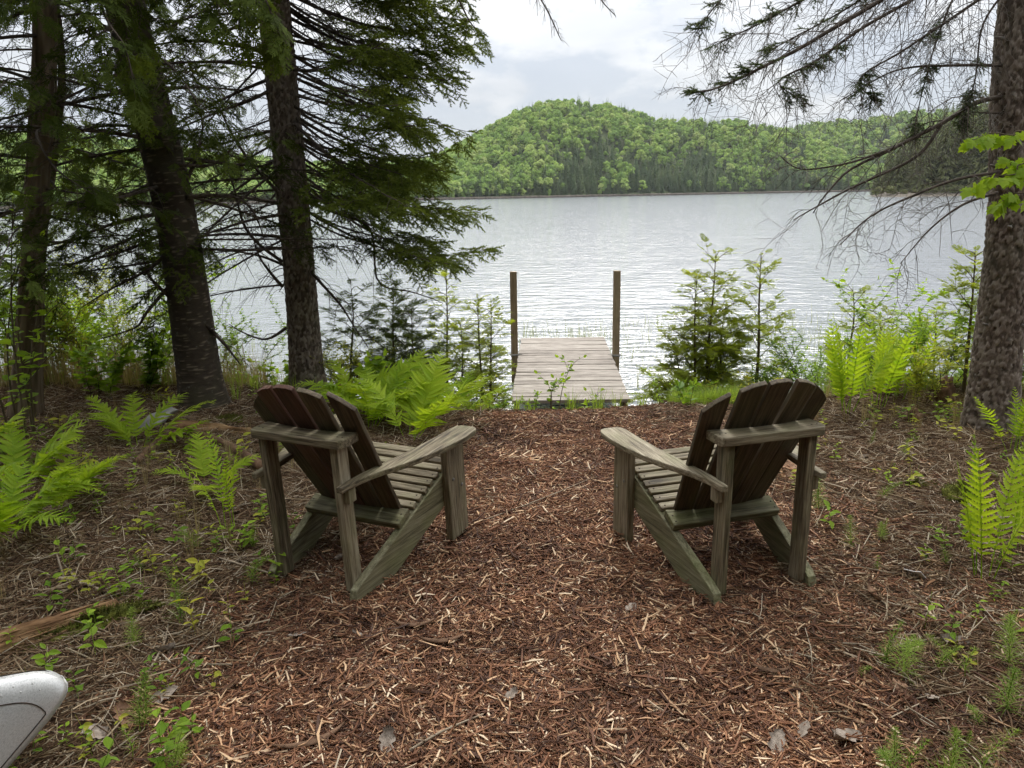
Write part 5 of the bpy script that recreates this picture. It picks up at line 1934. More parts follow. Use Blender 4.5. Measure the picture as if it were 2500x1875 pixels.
# ------------------------------------------------------------------ mulch, litter, grass, reeds (nobody could count them)
def chip_patch(seed, n=88, R=0.12, lmin=0.014, lmax=0.105, wmin=0.0018, wmax=0.0078, zmax=0.016, dist=((0.0, 0.22, 0.36), (0.22, 0.50, 0.40), (0.55, 0.78, 0.17), (0.8, 1.0, 0.07))):
    r = np.random.default_rng(seed)
    mb = MB()
    for k in range(n):
        l = lmin + (lmax - lmin) * r.uniform() ** 2.2
        w = r.uniform(wmin, wmax) * (0.6 + 0.4 * l / lmax)
        th = r.uniform(0.0012, 0.004)
        a = r.uniform(0, 6.28)
        rad = R * math.sqrt(r.uniform())
        b = r.uniform(0, 6.28)
        c = np.array([rad * math.cos(b), rad * math.sin(b), r.uniform(0.0, zmax)])
        tilt = r.normal() * 0.16
        d = np.array([math.cos(a) * math.cos(tilt), math.sin(a) * math.cos(tilt), math.sin(tilt)])
        roll = r.normal() * 0.5
        s = np.array([-math.sin(a), math.cos(a), 0]) * math.cos(roll) + np.array([0, 0, 1]) * math.sin(roll)
        u = np.cross(d, s)
        bend = r.normal() * 0.06 * l
        V = []
        for q, (f, ww) in enumerate(((-0.5, r.uniform(0.15, 0.9)), (0.0, 1.0), (0.5, r.uniform(0.1, 0.9)))):
            o = c + d * l * f + s * bend * (1 - abs(f) * 2) + u * abs(f) * r.normal() * 0.004
            V += [o - s * w * ww / 2 - u * th / 2, o + s * w * ww / 2 - u * th / 2, o + s * w * ww / 2 + u * th / 2, o - s * w * ww / 2 + u * th / 2]
        Q = [(0, 3, 2, 1), (8, 9, 10, 11)]
        for q in (0, 4):
            for m in range(4):
                Q.append((q + m, q + (m + 1) % 4, q + 4 + (m + 1) % 4, q + 4 + m))
        pr = r.uniform()
        for lo, hi, p in dist:
            if pr < p:
                tn = r.uniform(lo, hi)
                break
            pr -= p
        mb.add(V, Q, None, tn)
    return mb


CHIP = [proto('chip_patch_%d' % k, chip_patch(800 + k), M['mulch'], False) for k in range(10)] + [proto('crumb_patch_%d' % k, chip_patch(815 + k, 130, 0.13, 0.005, 0.03, 0.0015, 0.006, 0.012), M['mulch'], False) for k in range(4)]
LIT = [proto('litter_patch_%d' % k, chip_patch(830 + k, 80, 0.13, 0.02, 0.19, 0.0012, 0.0036, 0.028, ((0.0, 0.35, 0.36), (0.35, 0.7, 0.40), (0.75, 1.0, 0.24))), M['litter'], False) for k in range(8)]
MUL_L = [(0.8, -1.0), (1.6, -1.0), (2.2, -1.22), (2.9, -1.12), (3.5, -0.95), (4.2, -0.75), (5.0, -0.55), (5.7, -0.35), (6.6, -0.2)]
MUL_R = [(0.8, 1.5), (2.0, 1.95), (3.0, 2.15), (4.0, 2.25), (5.0, 2.05), (5.8, 1.7), (6.6, 1.5)]


def tilted(P, r, smin, smax, tilt=0.1):
    n = len(P)
    Mx = upright(P, r.uniform(0, 6.28, n), r.uniform(smin, smax, n))
    e_ = 0.05
    nx = -(gz(P[:, 0] + e_, P[:, 1]) - gz(P[:, 0] - e_, P[:, 1])) / (2 * e_) + r.normal(size=n) * tilt
    ny = -(gz(P[:, 0], P[:, 1] + e_) - gz(P[:, 0], P[:, 1] - e_)) / (2 * e_) + r.normal(size=n) * tilt
    # small-angle tilt about the ground normal
    R = np.zeros((n, 3, 3))
    nz = np.stack([nx, ny, np.ones(n)], -1)
    nz /= np.linalg.norm(nz, axis=1, keepdims=True)
    ax = np.stack([np.ones(n), np.zeros(n), -nz[:, 0] / nz[:, 2]], -1)
    ax /= np.linalg.norm(ax, axis=1, keepdims=True)
    ay = np.cross(nz, ax)
    R[:, :, 0], R[:, :, 1], R[:, :, 2] = ax, ay, nz
    Mx[:, :3, :3] = R @ Mx[:, :3, :3]
    return Mx


rmul = np.random.default_rng(810)
N_ = 9000
X = rmul.uniform(-1.6, 2.6, N_)
Y = 1.0 + 5.6 * rmul.uniform(0, 1, N_) ** 1.15
wob = (noise2(X * 3, Y * 3, 14) - 0.5) * 0.5 + rmul.normal(size=N_) * 0.12
ml, mr_ = lerp(MUL_L, Y), lerp(MUL_R, Y)
ins = (X > ml + wob) & (X < mr_ + wob * 1.6)
P = np.stack([X, Y, gz(X, Y) - 0.004], -1)
tag(scatter('wood_chip_mulch', CHIP, tilted(P[ins], rmul, 0.8, 1.25)), 'red brown shredded wood chip mulch covering the clearing', 'mulch', kind='stuff')
N_ = 9000
X = rmul.uniform(-4.8, 4.6, N_)
Y = 1.0 + 5.9 * rmul.uniform(0, 1, N_) ** 0.9
wob = (noise2(X * 3, Y * 3, 14) - 0.5) * 0.5 + rmul.normal(size=N_) * 0.2
out_ = (X < lerp(MUL_L, Y) + wob + 0.1) | (X > lerp(MUL_R, Y) + wob * 1.6 - 0.5)
P = np.stack([X, Y, gz(X, Y) - 0.004], -1)
tag(scatter('needle_litter', LIT, tilted(P[out_], rmul, 0.8, 1.3)), 'brown needles, twigs and dry stalks littering the woodland floor', 'litter', kind='stuff')


def tuft(seed, n, h, spread, w, mat_tone=(0, 1)):
    r = np.random.default_rng(seed)
    mb = MB()
    for k in range(n):
        a = r.uniform(0, 6.28)
        l = h * r.uniform(0.5, 1.1)
        sp = spread * r.uniform(0.1, 1.0)
        d = np.array([math.cos(a), math.sin(a), 0])
        b = d * r.uniform(0, 0.04)
        s = np.array([-math.sin(a), math.cos(a), 0]) * w
        p1 = b + d * l * sp * 0.3 + (0, 0, l * 0.55)
        p2 = b + d * l * sp + (0, 0, l * (1 - 0.35 * sp))
        mb.add([b - s, b + s, p1 + s * 0.8, p1 - s * 0.8, p2], [(0, 1, 2, 3)], [(3, 2, 4)], r.uniform(*mat_tone))
    return mb


GR = [proto('grass_tuft_%d' % k, tuft(900 + k, 26, 0.20, 0.6, 0.0016), M['grass'], False) for k in range(5)]
DRY = [proto('dry_tuft_%d' % k, tuft(910 + k, 14, 0.42, 0.35, 0.0016), M['dry_grass'], False) for k in range(4)]
REED = [proto('reed_tuft_%d' % k, tuft(920 + k, 2, 0.42, 0.75, 0.0027), M['reed'], False) for k in range(5)]


def strip_scatter(name, protos, n, fn, label, cat, seed, s0=0.7, s1=1.3):
    r = np.random.default_rng(seed)
    P = np.array([fn(r) for _ in range(n)])
    P[:, 2] = np.where(P[:, 2] > -90, P[:, 2], gz(P[:, 0], P[:, 1]))
    tag(scatter(name, protos, upright(P, r.uniform(0, 6.28, n), r.uniform(s0, s1, n))), label, cat, kind='stuff')


def f_grass(r):
    x = r.uniform(-5, 5)
    y = r.uniform(5.75, 7.9) + (0.5 if x < -0.8 else 0.0)
    if -0.15 < x < 1.45 and (y > 6.3 or r.uniform() < 0.6):
        x = r.choice([-1, 1]) * r.uniform(1.4, 5)
    return (x, y, -99)


strip_scatter('shore_grass', GR, 620, f_grass, 'fine green grass fringing the bank above the water', 'grass', 901)
strip_scatter('horsetail_fringe', GR, 160, lambda r: (r.uniform(1.35, 1.9), r.uniform(5.95, 6.5), -99), 'soft bright green tuft of grass right of the dock corner', 'grass', 906, 0.8, 1.2)
strip_scatter('dry_stalks', DRY, 420, lambda r: (r.uniform(-4.8, -2.2), r.uniform(6.2, 7.9), -99), 'pale dry stalks standing at the water behind the left trunks', 'dry grass', 902, 0.7, 1.5)
strip_scatter('dry_tufts', DRY, 130, lambda r: ((r.uniform(1.9, 4.2), r.uniform(4.9, 6.6), -99) if r.uniform() < 0.6 else (r.uniform(-3.2, -1.3), r.uniform(2.6, 5.6), -99)), 'dry bent stalks between the ferns', 'dry grass', 903, 0.3, 0.7)


cov = []
rc = np.random.default_rng(905)
while len(cov) < 380:
    x, y = (rc.uniform(-3.6, -1.0), rc.uniform(1.8, 6.0)) if rc.uniform() < 0.62 else (rc.uniform(1.5, 3.4), rc.uniform(1.5, 5.4))
    if vnoise(np.array([x * 2.2, y * 2.2, 0.5]), 44) < 0.5:
        continue
    d = rc.normal(size=3)
    cov.append(frame((x, y, gz1(x, y) + rc.uniform(0.01, 0.05)), (d[0], d[1], 0.15), (rc.normal() * 0.3, rc.normal() * 0.3, 1), rc.uniform(0.5, 1.0)))
SEED = []
for k in range(6):
    r_ = np.random.default_rng(930 + k)
    ms_ = []
    sm = MB()
    for q in range(r_.integers(4, 9)):
        a = q * 2.4 + r_.uniform(-0.3, 0.3)
        z_ = 0.02 + 0.012 * q
        ms_.append(frame((0.004 * math.cos(a), 0.004 * math.sin(a), z_), (math.cos(a), math.sin(a), r_.uniform(-0.1, 0.5)), (r_.normal() * 0.3, r_.normal() * 0.3, 1), r_.uniform(0.5, 1.0)))
    sm.tube([(0, 0, -0.02), (0, 0, 0.1)], [0.001, 0.0006], 3)
    sm.join(OVS, ms_, r_.uniform(0, 1, len(ms_)))
    SEED.append(proto('seedling_%d' % k, sm, M['yellow_leaf' if k % 3 == 0 else 'leaf'], False))
cov = [frame(np.array(m)[:3, 3] - (0, 0, 0.02), (math.cos(i * 1.7), math.sin(i * 1.7), 0.0), (rc.normal() * 0.25, rc.normal() * 0.25, 1), rc.uniform(0.7, 1.6)) for i, m in enumerate(cov)]
tag(scatter('ground_cover', SEED, cov), 'small green sprigs and seedlings scattered over the brown litter', 'ground cover', kind='stuff')


def f_reed(r):
    u = r.uniform()
    if u < 0.7:
        x, y = r.uniform(1.45, 7.5), 8.8 + 5.5 * r.uniform() ** 1.3
    elif u < 0.85:
        x, y = r.uniform(0.1, 1.5), r.uniform(11.2, 13.2)
    else:
        x, y = r.uniform(-6, -0.3), r.uniform(9, 13)
    return (x, y, WATER_Z - 0.05)


strip_scatter('reeds', REED, 1100, f_reed, 'thin pale reeds standing in the shallow water beside the dock', 'reeds', 904, 0.6, 1.2)


# ------------------------------------------------------------------ things lying on the ground
M['rotten'] = plain_mat('rotten_wood', [(0.3, (0.05, 0.026, 0.012)), (0.5, (0.19, 0.105, 0.05)), (0.72, (0.38, 0.25, 0.13))], 22, 0.9, 50, 0.8, stretch=(0.25, 1, 1))
M['grey_wood'] = plain_mat('grey_driftwood', [(0.3, (0.16, 0.155, 0.14)), (0.7, (0.36, 0.35, 0.33))], 18, 0.85, 60, 0.6, stretch=(0.25, 1, 1))
M['stick'] = plain_mat('dry_stick', [(0.3, (0.16, 0.12, 0.08)), (0.7, (0.40, 0.33, 0.24))], 15, 0.85, 60, 0.3)
M['dead_leaf'] = plain_mat('dead_leaf', [(0.3, (0.16, 0.125, 0.095)), (0.7, (0.36, 0.30, 0.245))], 40, 0.8, 90, 0.5)
M['brown_leaf'] = plain_mat('brown_leaf', [(0.3, (0.14, 0.075, 0.045)), (0.7, (0.30, 0.18, 0.11))], 40, 0.8, 90, 0.5)
M['birch'] = plain_mat('birch_bark', [(0.3, (0.55, 0.52, 0.48)), (0.7, (0.75, 0.73, 0.70))], 20, 0.7, 60, 0.2)
M['stump'] = plain_mat('dark_stump', [(0.3, (0.06, 0.035, 0.02)), (0.7, (0.22, 0.13, 0.08))], 20, 0.9, 50, 0.8)


def log_mb(L, r0, r1, seed, rough=0.25, sides=28, rings=46, hollow=0.0):
    x = np.linspace(0, L, rings)
    th = np.arange(sides) * 2 * math.pi / sides
    R = np.linspace(r0, r1, rings)
    q = np.stack([np.broadcast_to(x[:, None] * 6, (rings, sides)), np.broadcast_to(np.cos(th) * 2.2, (rings, sides)), np.broadcast_to(np.sin(th) * 2.2, (rings, sides))], -1)
    h = 1 + rough * (vnoise(q, seed) - 0.5) * 2 + rough * 0.5 * (vnoise(q * np.array([1.5, 5, 5]), seed + 1) - 0.5)
    endf = np.minimum(1, np.minimum(np.arange(rings), rings - 1 - np.arange(rings)) / 3.0 * 0.8 + 0.25)
    RR = R[:, None] * h * endf[:, None]
    V = np.stack([np.broadcast_to(x[:, None], RR.shape) + 0.04 * (vnoise(q * 3, seed + 3) - 0.5), RR * np.cos(th), RR * np.sin(th)], -1)
    i, j = np.meshgrid(np.arange(rings - 1), np.arange(sides), indexing='ij')
    k = (j + 1) % sides
    return MB().add(V.reshape(-1, 3), np.stack([i * sides + j, i * sides + k, (i + 1) * sides + k, (i + 1) * sides + j], -1).reshape(-1, 4))


def lump_mb(rx, ry, rz, seed, n=26, rough=0.25):
    u = np.linspace(0, 2 * math.pi, n, endpoint=False)
    v = np.linspace(0.02, math.pi - 0.02, n)
    U, Vv = np.meshgrid(u, v, indexing='ij')
    D = np.stack([np.cos(U) * np.sin(Vv), np.sin(U) * np.sin(Vv), np.cos(Vv)], -1)
    h = 1 + rough * (vnoise(D * 2.5 + 7, seed) - 0.5) * 2 + rough * 0.6 * (vnoise(D * 8 + 7, seed + 1) - 0.5)
    P = D * h[..., None] * np.array([rx, ry, rz])
    i, j = np.meshgrid(np.arange(n), np.arange(n - 1), indexing='ij')
    k = (i + 1) % n
    return MB().add(P.reshape(-1, 3), np.stack([i * n + j, k * n + j, k * n + j + 1, i * n + j + 1], -1).reshape(-1, 4)[:, ::-1])


def fuzz(mb, dims, seed, n=1500):
    """short moss shoots standing on a lump"""
    r = np.random.default_rng(seed)
    V = np.vstack(mb.v)
    V = V[V[:, 2] > -0.2 * dims[2]]
    p = V[r.integers(0, len(V), n)] + r.normal(size=(n, 3)) * 0.006
    d = p / np.array(dims) ** 2
    d /= np.linalg.norm(d, axis=1, keepdims=True) + 1e-9
    d = d + r.normal(size=(n, 3)) * 0.5
    w = np.cross(d, r.normal(size=(n, 3)))
    w /= np.linalg.norm(w, axis=1, keepdims=True)
    w *= 0.0022
    e_ = p + d * r.uniform(0.008, 0.02, (n, 1))
    mb.add(np.stack([p - w, p + w, e_], 1).reshape(-1, 3), None, np.arange(3 * n).reshape(-1, 3))


# fallen log with moss, lower left
a_, b_ = on_z(-60, 1590, 0.05), on_z(290, 1478, 0.05)
el_ = empty('fallen_log', (a_[0], a_[1], gz1(a_[0], a_[1]) + 0.02), math.atan2(b_[1] - a_[1], b_[0] - a_[0]))
tag(el_, 'rotten tan log with a mossy side lying behind the canoe', 'log')
Ll = math.hypot(b_[0] - a_[0], b_[1] - a_[1])
lg_ = log_mb(Ll, 0.055, 0.045, 61, 0.45, 40, 90)
rl_ = np.random.default_rng(64)
for k in range(26):                       # split fibres along the log
    a = rl_.uniform(-0.6, 3.0)
    x0_ = rl_.uniform(0, Ll - 0.1)
    l_ = rl_.uniform(0.05, 0.22)
    rr0 = 0.053 * rl_.uniform(0.9, 1.1)
    c0 = np.array([x0_, rr0 * math.cos(a), rr0 * math.sin(a)])
    lg_.tube([c0, c0 + (l_ * 0.5, 0, 0.003), c0 + (l_, rl_.normal() * 0.006, rl_.normal() * 0.006)], [0.001, rl_.uniform(0.002, 0.005), 0.0008], 4)
lg_.build('wood', M['rotten'], el_)
ml_ = lump_mb(0.20, 0.05, 0.042, 62, 26, 0.5)
fuzz(ml_, (0.20, 0.05, 0.042), 63, 3000)
mo = ml_.build('moss', M['moss'], el_)
mo.location = (Ll * 0.80, -0.045, -0.005)
# rotten branch lying in an arc
rb = MB()
pb = [on_z(x, y, 0.04) for x, y in ((335, 1140), (400, 1080), (470, 1068), (560, 1100), (640, 1150))]
o_ = np.array([pb[2][0], pb[2][1], gz1(pb[2][0], pb[2][1])])
rb.tube(catmull(pb, 30) - o_ + (0, 0, 0.03), np.linspace(0.022, 0.03, 30), 9)
ob = rb.build('fallen_branch', M['stump'])
ob.location = o_
tag(ob, 'dark bent branch lying in an arc left of the left chair', 'branch')
rw = log_mb(0.62, 0.05, 0.03, 65, 0.5)
orw = rw.build('rotten_wood', M['rotten'])
p_ = on_z(400, 1070, 0.03)
orw.location = (p_[0], p_[1] + 0.12, gz1(p_[0], p_[1]) + 0.01)
orw.rotation_euler = (0.2, 0, -0.12)
tag(orw, 'crumbling orange brown piece of rotten wood behind the bent branch', 'rotten wood')
# grey slab of old wood
ps = on_z(375, 1050, 0.05)
sl_o = [(-0.17, -0.02), (-0.05, -0.05), (0.06, -0.055), (0.13, -0.03), (0.18, -0.045), (0.16, 0.01), (0.08, 0.03), (0.03, 0.05), (-0.08, 0.045), (-0.15, 0.02)]
so = bpy.data.objects.new('wood_slab', plank_mesh('wood_slab', sl_o, 0.03, M['grey_wood'], 0.006))
COL.objects.link(so)
so.location = (ps[0], ps[1], gz1(ps[0], ps[1]) + 0.06)
so.rotation_euler = (math.radians(35), math.radians(-22), math.radians(48))
tag(so, 'weathered grey slab of wood lying on the left bank', 'wood slab')
# mounds of moss, stumps
for nm, px, py, dims, mt, lab, cat in (('moss_mound', 2345, 1225, (0.09, 0.08, 0.06), 'moss', 'yellow green moss covered hummock left of the right edge fern', 'moss'),
                                       ('moss_mound', 2230, 1190, (0.12, 0.05, 0.015), 'moss', 'flat strip of pale moss on the ground near the right trunk', 'moss'),
                                       ('moss_mound', 560, 1045, (0.10, 0.07, 0.035), 'moss', 'small moss patch below the leaning fir', 'moss'),
                                       ('tree_stump', 1563, 972, (0.09, 0.07, 0.10), 'stump', 'small broken brown stump at the right corner of the dock', 'stump'),
                                       ('tree_stump', 2300, 985, (0.07, 0.07, 0.16), 'stump', 'dark broken stump left of the right hand trunk', 'stump'),
                                       ('tree_stump', 2225, 1035, (0.06, 0.05, 0.08), 'stump', 'small dark stub under the tall ferns', 'stump')):
    p_ = on_z(px, py, 0.0 if py > 980 or px > 2000 else -0.2)
    lm = lump_mb(*dims, len(lab), 26, 0.45 if nm == 'tree_stump' else 0.3)
    if nm == 'moss_mound':
        fuzz(lm, dims, len(lab))
    o = lm.build(nm, M[mt])
    o.location = (p_[0], p_[1], gz1(p_[0], p_[1]) + dims[2] * 0.25)
    tag(o, lab, cat)

# sticks
rs = np.random.default_rng(55)
sticks = [((1175, 1270), (1440, 1165), 'long thin stick lying across the mulch between the chairs', 0.004), ((360, 1640), (410, 1510), 'pale bent stick standing up left of the mulch', 0.005), ((405, 1665), (570, 1500), 'long thin pale stalk leaning at the mulch edge by the canoe', 0.003),
          ((2240, 1480), (2330, 1430), 'straight pale stick right of the right chair', 0.004), ((2240, 1485), (2345, 1500), 'flat pale stick beside the straight one right of the right chair', 0.005), ((2050, 1245), (2110, 1330), 'thin light stick behind the right chair rear post', 0.004),
          ((2380, 1440), (2450, 1560), 'thin light stalk below the right edge fern', 0.003), ((2390, 1690), (2480, 1810), 'thin light stalk in the right foreground', 0.003), ((120, 1420), (250, 1440), 'short broken branch under the large left fern', 0.012),
          ((180, 1000), (330, 1090), 'long dry twig on the left bank', 0.004), ((500, 1350), (690, 1400), 'dark stick lying beside the left chair rear leg', 0.006), ((330, 1160), (330, 1320), 'thin pale upright stalk among the left litter', 0.003),
          ((1000, 1830), (1180, 1740), 'light splintered stick in the centre foreground', 0.005), ((2040, 990), (2150, 1090), 'grey dead stick under the tall ferns', 0.006), ((2150, 1080), (2290, 1150), 'grey dead stick between the tall ferns and the right trunk', 0.006)]
for (a0, a1), (b0_, b1), lab, rad in sticks:
    A, B = on_z(a0, a1, 0.02), on_z(b0_, b1, 0.03)
    O = np.array([A[0], A[1], gz1(A[0], A[1])])
    zb_ = gz1(B[0], B[1])
    pts = [np.array([0, 0, 0.015]), (B - A) * 0.5 * np.array([1, 1, 0]) + np.array([rs.normal() * 0.012, rs.normal() * 0.012, (zb_ - O[2]) / 2 + 0.03]), (B - A) * np.array([1, 1, 0]) + np.array([0, 0, zb_ - O[2] + 0.02])]
    mb = MB()
    mb.tube(catmull(pts, 12), np.linspace(rad, rad * 0.5, 12), 6)
    for q in range(2):
        c = catmull(pts, 12)[rs.integers(3, 10)]
        d = rs.normal(size=3) * 0.05
        d[2] = abs(d[2])
        mb.tube([c, c + d * 0.6, c + d], [rad * 0.5, rad * 0.4, rad * 0.2], 4)
    o = mb.build('stick', M['stick'])
    o.location = O
    tag(o, lab, 'stick', 'sticks on the ground')


# dead leaves: crumpled sheets
def dead_leaf_me(seed, mat):
    r = np.random.default_rng(seed)
    n = 9
    u, v = np.meshgrid(np.linspace(-1, 1, n), np.linspace(-1, 1, n), indexing='ij')
    w = np.sqrt(np.clip(1 - u ** 2, 0, 1)) * (0.75 + 0.25 * np.cos(u * 9 + seed)) + 0.05
    P = np.stack([u * 0.05, v * w * 0.034, 0.014 * (vnoise(np.stack([u * 1.6, v * 1.6, u * 0 + seed], -1), seed) - 0.3) + 0.014 * (v * v) * r.uniform(0.2, 1.4) + 0.012 * u * u * r.uniform(-0.3, 1)], -1)
    i, j = np.meshgrid(np.arange(n - 1), np.arange(n - 1), indexing='ij')
    return MB().add(P.reshape(-1, 3), np.stack([i * n + j, (i + 1) * n + j, (i + 1) * n + j + 1, i * n + j + 1], -1).reshape(-1, 4)).mesh('dead_leaf', mat)


DL = [dead_leaf_me(k + 1, M['dead_leaf']) for k in range(4)] + [dead_leaf_me(k + 11, M['brown_leaf']) for k in range(3)]
leaf_spots = [(2065, 1815, 0, 1.6, 'large curled grey dead leaf in the lower right foreground'), (1895, 1818, 1, 1.3, 'grey lobed dead leaf left of the large curled one'), (1960, 1790, 2, 1.2, 'flat grey dead leaf above the large curled one'), (2330, 1580, 3, 1.4, 'grey dead leaf below the right edge fern'),
              (2270, 1710, 1, 1.1, 'dark grey leaf among the right foreground horsetails'), (2200, 1690, 4, 1.2, 'brown dead leaf among the right foreground horsetails'), (945, 1818, 0, 1.2, 'small grey dead leaf in the centre foreground'), (725, 1555, 2, 1.1, 'pale dead leaf on the mulch below the left chair'),
              (870, 1560, 3, 0.8, 'tiny pale leaf on the mulch below the left chair rear leg'), (400, 1600, 0, 1.3, 'pale crumpled leaf left of the mulch edge'), (235, 1800, 1, 1.5, 'grey curled leaf beside the canoe'), (400, 1705, 2, 1.5, 'crumpled greyish leaf at the mulch edge right of the canoe'),
              (300, 1760, 5, 1.4, 'brown leaf between the canoe and the mulch'), (2270, 1370, 4, 1.6, 'curled brown leaf right of the right chair'), (2130, 1460, 5, 1.5, 'dark brown leaf below the right chair'), (1930, 1150, 4, 2.2, 'brown curl of bark under the right chair far arm'),
              (2110, 1120, 3, 1.0, 'pale leaf behind the right chair'), (1540, 1490, 2, 0.9, 'pale leaf on the mulch below the right chair front leg'), (830, 1370, 3, 1.0, 'pale leaf under the left chair'), (1250, 1710, 0, 0.9, 'small pale leaf near the bottom middle of the mulch'), (215, 1020, 3, 1.5, 'white leaf on the left bank')]
for px, py, k, s, lab in leaf_spots:
    p_ = on_z(px, py, 0.01)
    o = bpy.data.objects.new('dead_leaf', DL[k])
    COL.objects.link(o)
    o.location = (p_[0], p_[1], gz1(p_[0], p_[1]) + 0.022)
    o.rotation_euler = (rs.normal() * 0.3, rs.normal() * 0.3, rs.uniform(0, 6.28))
    s *= 0.68
    o.scale = (s, s, s)
    tag(o, lab, 'leaf', 'dead leaves on the ground')
p_ = on_z(2232, 1405, 0.03)
o = bpy.data.objects.new('birch_bark', plank_mesh('birch_bark', [(-0.05, -0.02), (0.02, -0.03), (0.055, -0.012), (0.04, 0.022), (-0.01, 0.018), (-0.05, 0.025)], 0.003, M['birch'], 0))
COL.objects.link(o)
o.location = (p_[0], p_[1], gz1(p_[0], p_[1]) + 0.035)
o.rotation_euler = (0.9, 0.3, 1.9)
tag(o, 'white scrap of birch bark on the ground right of the right chair', 'bark')
# dark bark strips in the mulch
for k, (px, py, ln, rz, lab) in enumerate(((880, 1690, 0.13, 0.35, 'dark curved bark strip in the lower left of the mulch'), (1010, 1530, 0.16, 0.05, 'long grey brown bark strip below the left chair'), (760, 1820, 0.22, 0.45, 'long brown bark strip at the bottom left of the mulch'), (1880, 1640, 0.13, -0.25, 'grey split bark piece in the right foreground mulch'), (1080, 1570, 0.17, 0.1, 'dark thin bark strip in the mulch right of the long grey one'))):
    p_ = on_z(px, py, 0.01)
    x = np.linspace(-ln / 2, ln / 2, 10)
    w = 0.011 * (1 - (np.abs(x) / (ln / 2)) ** 3) + 0.001
    zc = 0.05 * (x / ln) ** 2 * ln * 4
    yc = 0.12 * ln * (x / ln) ** 2 * 4
    V = np.concatenate([np.stack([x, yc - w, zc + 0.004], -1), np.stack([x, yc, zc + 0.009], -1), np.stack([x, yc + w, zc + 0.004], -1), np.stack([x, yc + w, zc - 0.001], -1), np.stack([x, yc - w, zc - 0.001], -1)])
    Q = [(a * 10 + q, a * 10 + q + 1, ((a + 1) % 5) * 10 + q + 1, ((a + 1) % 5) * 10 + q) for a in range(5) for q in range(9)]
    o = MB().add(V, Q).build('bark_strip', M['stump'])
    o.location = (p_[0], p_[1], gz1(p_[0], p_[1]) + 0.018)
    o.rotation_euler = (0, 0, rz)
    tag(o, lab, 'bark', 'bark strips in the mulch')
# spruce cone
pc = on_z(1003, 1686, 0.02)
cm = MB()
for k in range(60):
    t = k / 60
    a = k * 2.4
    rr_ = 0.009 * math.sin(math.pi * (0.12 + 0.84 * t)) + 0.001
    d = np.array([0.35, math.cos(a), math.sin(a)])
    c = np.array([t * 0.05 - 0.025, math.cos(a) * rr_ * 0.4, math.sin(a) * rr_ * 0.4])
    s = np.array([0, -math.sin(a), math.cos(a)]) * 0.0035
    e_ = c + d / np.linalg.norm(d) * (rr_ + 0.002)
    cm.add([c - s, c + s, e_ + s * 0.7, e_ - s * 0.7], [(0, 1, 2, 3)])
cm.tube([(-0.025, 0, 0), (0, 0, 0), (0.025, 0, 0)], [0.003, 0.006, 0.001], 6)
oc = cm.build('spruce_cone', M['brown_leaf'])
oc.location = (pc[0], pc[1], gz1(pc[0], pc[1]) + 0.03)
oc.rotation_euler = (0, 0.1, 0.3)
tag(oc, 'small brown spruce cone on the mulch in the centre foreground', 'cone')


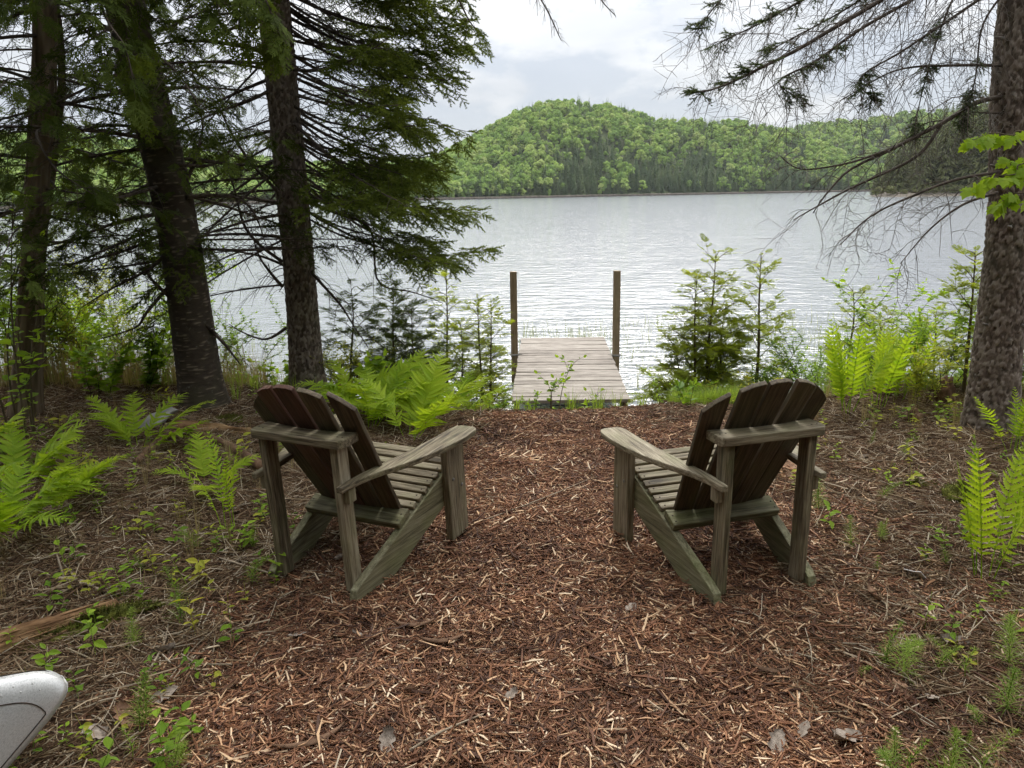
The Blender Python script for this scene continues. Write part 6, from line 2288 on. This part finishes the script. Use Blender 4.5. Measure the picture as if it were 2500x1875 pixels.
# ------------------------------------------------------------------ canoe bow
def canoe():
    m, t, o = new_mat('scuffed_aluminium')
    n1 = noise_tex(t, mapped(t, (1, 6, 6)), 6, 6, 0.7)
    n2 = noise_tex(t, mapped(t, (3, 30, 12)), 20, 3, 0.6)
    rg = ramp(t, n1, [(0.3, (0.30, 0.30, 0.30)), (0.7, (0.52, 0.52, 0.52))])
    col = ramp(t, n2, [(0.25, (0.42, 0.42, 0.40)), (0.5, (0.62, 0.62, 0.60)), (0.75, (0.74, 0.74, 0.72))])
    principled(t, o, col, rg, 0.5, bump(t, n2, 0.06, 0.003), 0.45)
    e = empty('canoe', (-1.19, 1.62, gz1(-1.3, 1.7) + 0.0), 0)
    e.rotation_euler = (math.radians(-42), 0, math.radians(5))
    tag(e, 'scuffed aluminium canoe bow poking in at the lower left corner', 'canoe')
    ns, nv = 60, 26
    s = np.linspace(0, 1, ns) ** 1.6 * 4.5
    v = np.linspace(0, 1, nv)

    def hull(off=0.0, s_=s, v_=v):
        S, V = np.meshgrid(s_, v_, indexing='ij')
        half = 0.43 * (1 - np.exp(-S / 0.75)) * (1 - smooth(3.4, 4.5, S) * 0.95) + 0.024 * np.sqrt(np.clip(1 - (1 - np.clip(S / 0.08, 0, 1)) ** 2, 0, 1)) + 0.001
        zt = 0.33 + 0.14 * np.exp(-S / 0.45) - 0.035 * np.exp(-S / 0.025)
        stem = -0.33 * V ** 1.05 - 0.06 * np.exp(-V / 0.07)
        fall = np.exp(-S / 0.8)
        x = -S + stem * fall
        z = zt * (1 - V)
        y = half * (1 - V ** (2.0 + 1.2 * (1 - fall))) ** (0.55 + 0.35 * fall) + off
        return np.stack([x, y, z + 0.0], -1)
    for sg in (1, -1):
        H = hull()
        H[..., 1] *= sg
        i, j = np.meshgrid(np.arange(ns - 1), np.arange(nv - 1), indexing='ij')
        Q = np.stack([i * nv + j, (i + 1) * nv + j, (i + 1) * nv + j + 1, i * nv + j + 1], -1).reshape(-1, 4)
        ob = MB().add(H.reshape(-1, 3), Q[:, ::-1] if sg > 0 else Q).build('hull_side', m, e)
        md = ob.modifiers.new('thick', 'SOLIDIFY')
        md.thickness = 0.003
        # seam of the riveted end cap: along the gunwale, round the nose and down the stem
        ss_ = np.concatenate([np.linspace(1.2, 0.10, 30), np.linspace(0.10, 0.012, 8)[1:], np.full(22, 0.009)])
        vv_ = np.concatenate([np.full(30, 0.17), 0.17 + 0.05 * np.linspace(0, 1, 8)[1:] ** 2, np.linspace(0.23, 0.98, 22)])
        sm_ = np.array([hull(0.0015, np.array([a]), np.array([b]))[0, 0] for a, b in zip(ss_, vv_)])
        sm_[:, 1] *= sg
        MB().tube(sm_, 0.0016, 5).build('seam', M['screw'], e)
        # rivets, zig-zag along the band
        rv = MB()
        for k in range(46):
            ss = 0.05 + k * 0.02
            p = hull(0.001, np.array([ss]), np.array([0.07 if k % 2 else 0.11]))[0, 0]
            p[1] *= sg
            a = np.linspace(0, math.pi / 2, 3)
            rv.tube(np.stack([p[0] + 0 * a, p[1] + sg * 0.0007 * np.sin(a), p[2] + 0 * a], -1), 0.0022 * np.cos(a) + 2e-4, 6)
        r_ = rv.build('rivets', m, e)
        r_['kind'] = 'stuff'
    # closed deck plate at the bow, slightly domed
    ss = np.linspace(0, 0.55, 16)
    top = hull(0.0, ss, np.array([0.0]))[:, 0]
    w = np.linspace(-1, 1, 9)
    D = np.stack([np.broadcast_to(top[:, 0:1], (16, 9)), top[:, 1:2] * w[None], top[:, 2:3] + 0.003 + 0.012 * (1 - w[None] ** 2) * (top[:, 1:2] / 0.2)], -1)
    i, j = np.meshgrid(np.arange(15), np.arange(8), indexing='ij')
    ob = MB().add(D.reshape(-1, 3), np.stack([i * 9 + j, i * 9 + j + 1, (i + 1) * 9 + j + 1, (i + 1) * 9 + j], -1).reshape(-1, 4)).build('deck_plate', m, e)


canoe()

# ------------------------------------------------------------------ woods behind the viewpoint (they keep the light from that side off the clearing)
rw_ = np.random.default_rng(71)
wd = []
for k in range(150):
    a = rw_.uniform(math.radians(148), math.radians(392))
    d = rw_.uniform(5.5, 20)
    x, y = d * math.cos(a), d * math.sin(a) - 0.5
    if y > 1.0 or abs(x) < 5.2 and y > -4.0 or (x > 0 and y > -2.5):
        continue
    wd.append((x, y, gz1(x, y)))
wd = np.array(wd)
BIGC = [proto('wood_conifer_%d' % k, crown_conifer(95 + k, 13.0, 2.6, 0.6, 2200), M['needle_dark'], False) for k in range(3)]
tag(scatter('surrounding_wood', BIGC, upright(wd, rw_.uniform(0, 6.28, len(wd)), rw_.uniform(0.75, 1.1, len(wd)))), 'dark conifer wood standing round the back of the clearing', 'woodland', kind='stuff')

# ------------------------------------------------------------------ light haze over the lake
hz = MB().box((-1650, -700, -4.0), (1650, 2050, 170.0)).build('haze', None, None, False)
hm = bpy.data.materials.new('haze')
hm.use_nodes = True
ht = hm.node_tree
ht.nodes.clear()
ho = nd(ht, 'ShaderNodeOutputMaterial')
hv = nd(ht, 'ShaderNodeVolumePrincipled')
hv.inputs['Color'].default_value = (0.93, 0.96, 1.0, 1)
hv.inputs['Density'].default_value = 0.00010
ht.links.new(hv.outputs[0], ho.inputs['Volume'])
hz.data.materials.append(hm)
hz['kind'] = 'stuff'
tag(hz, 'thin pale haze in the air over the lake', 'haze')
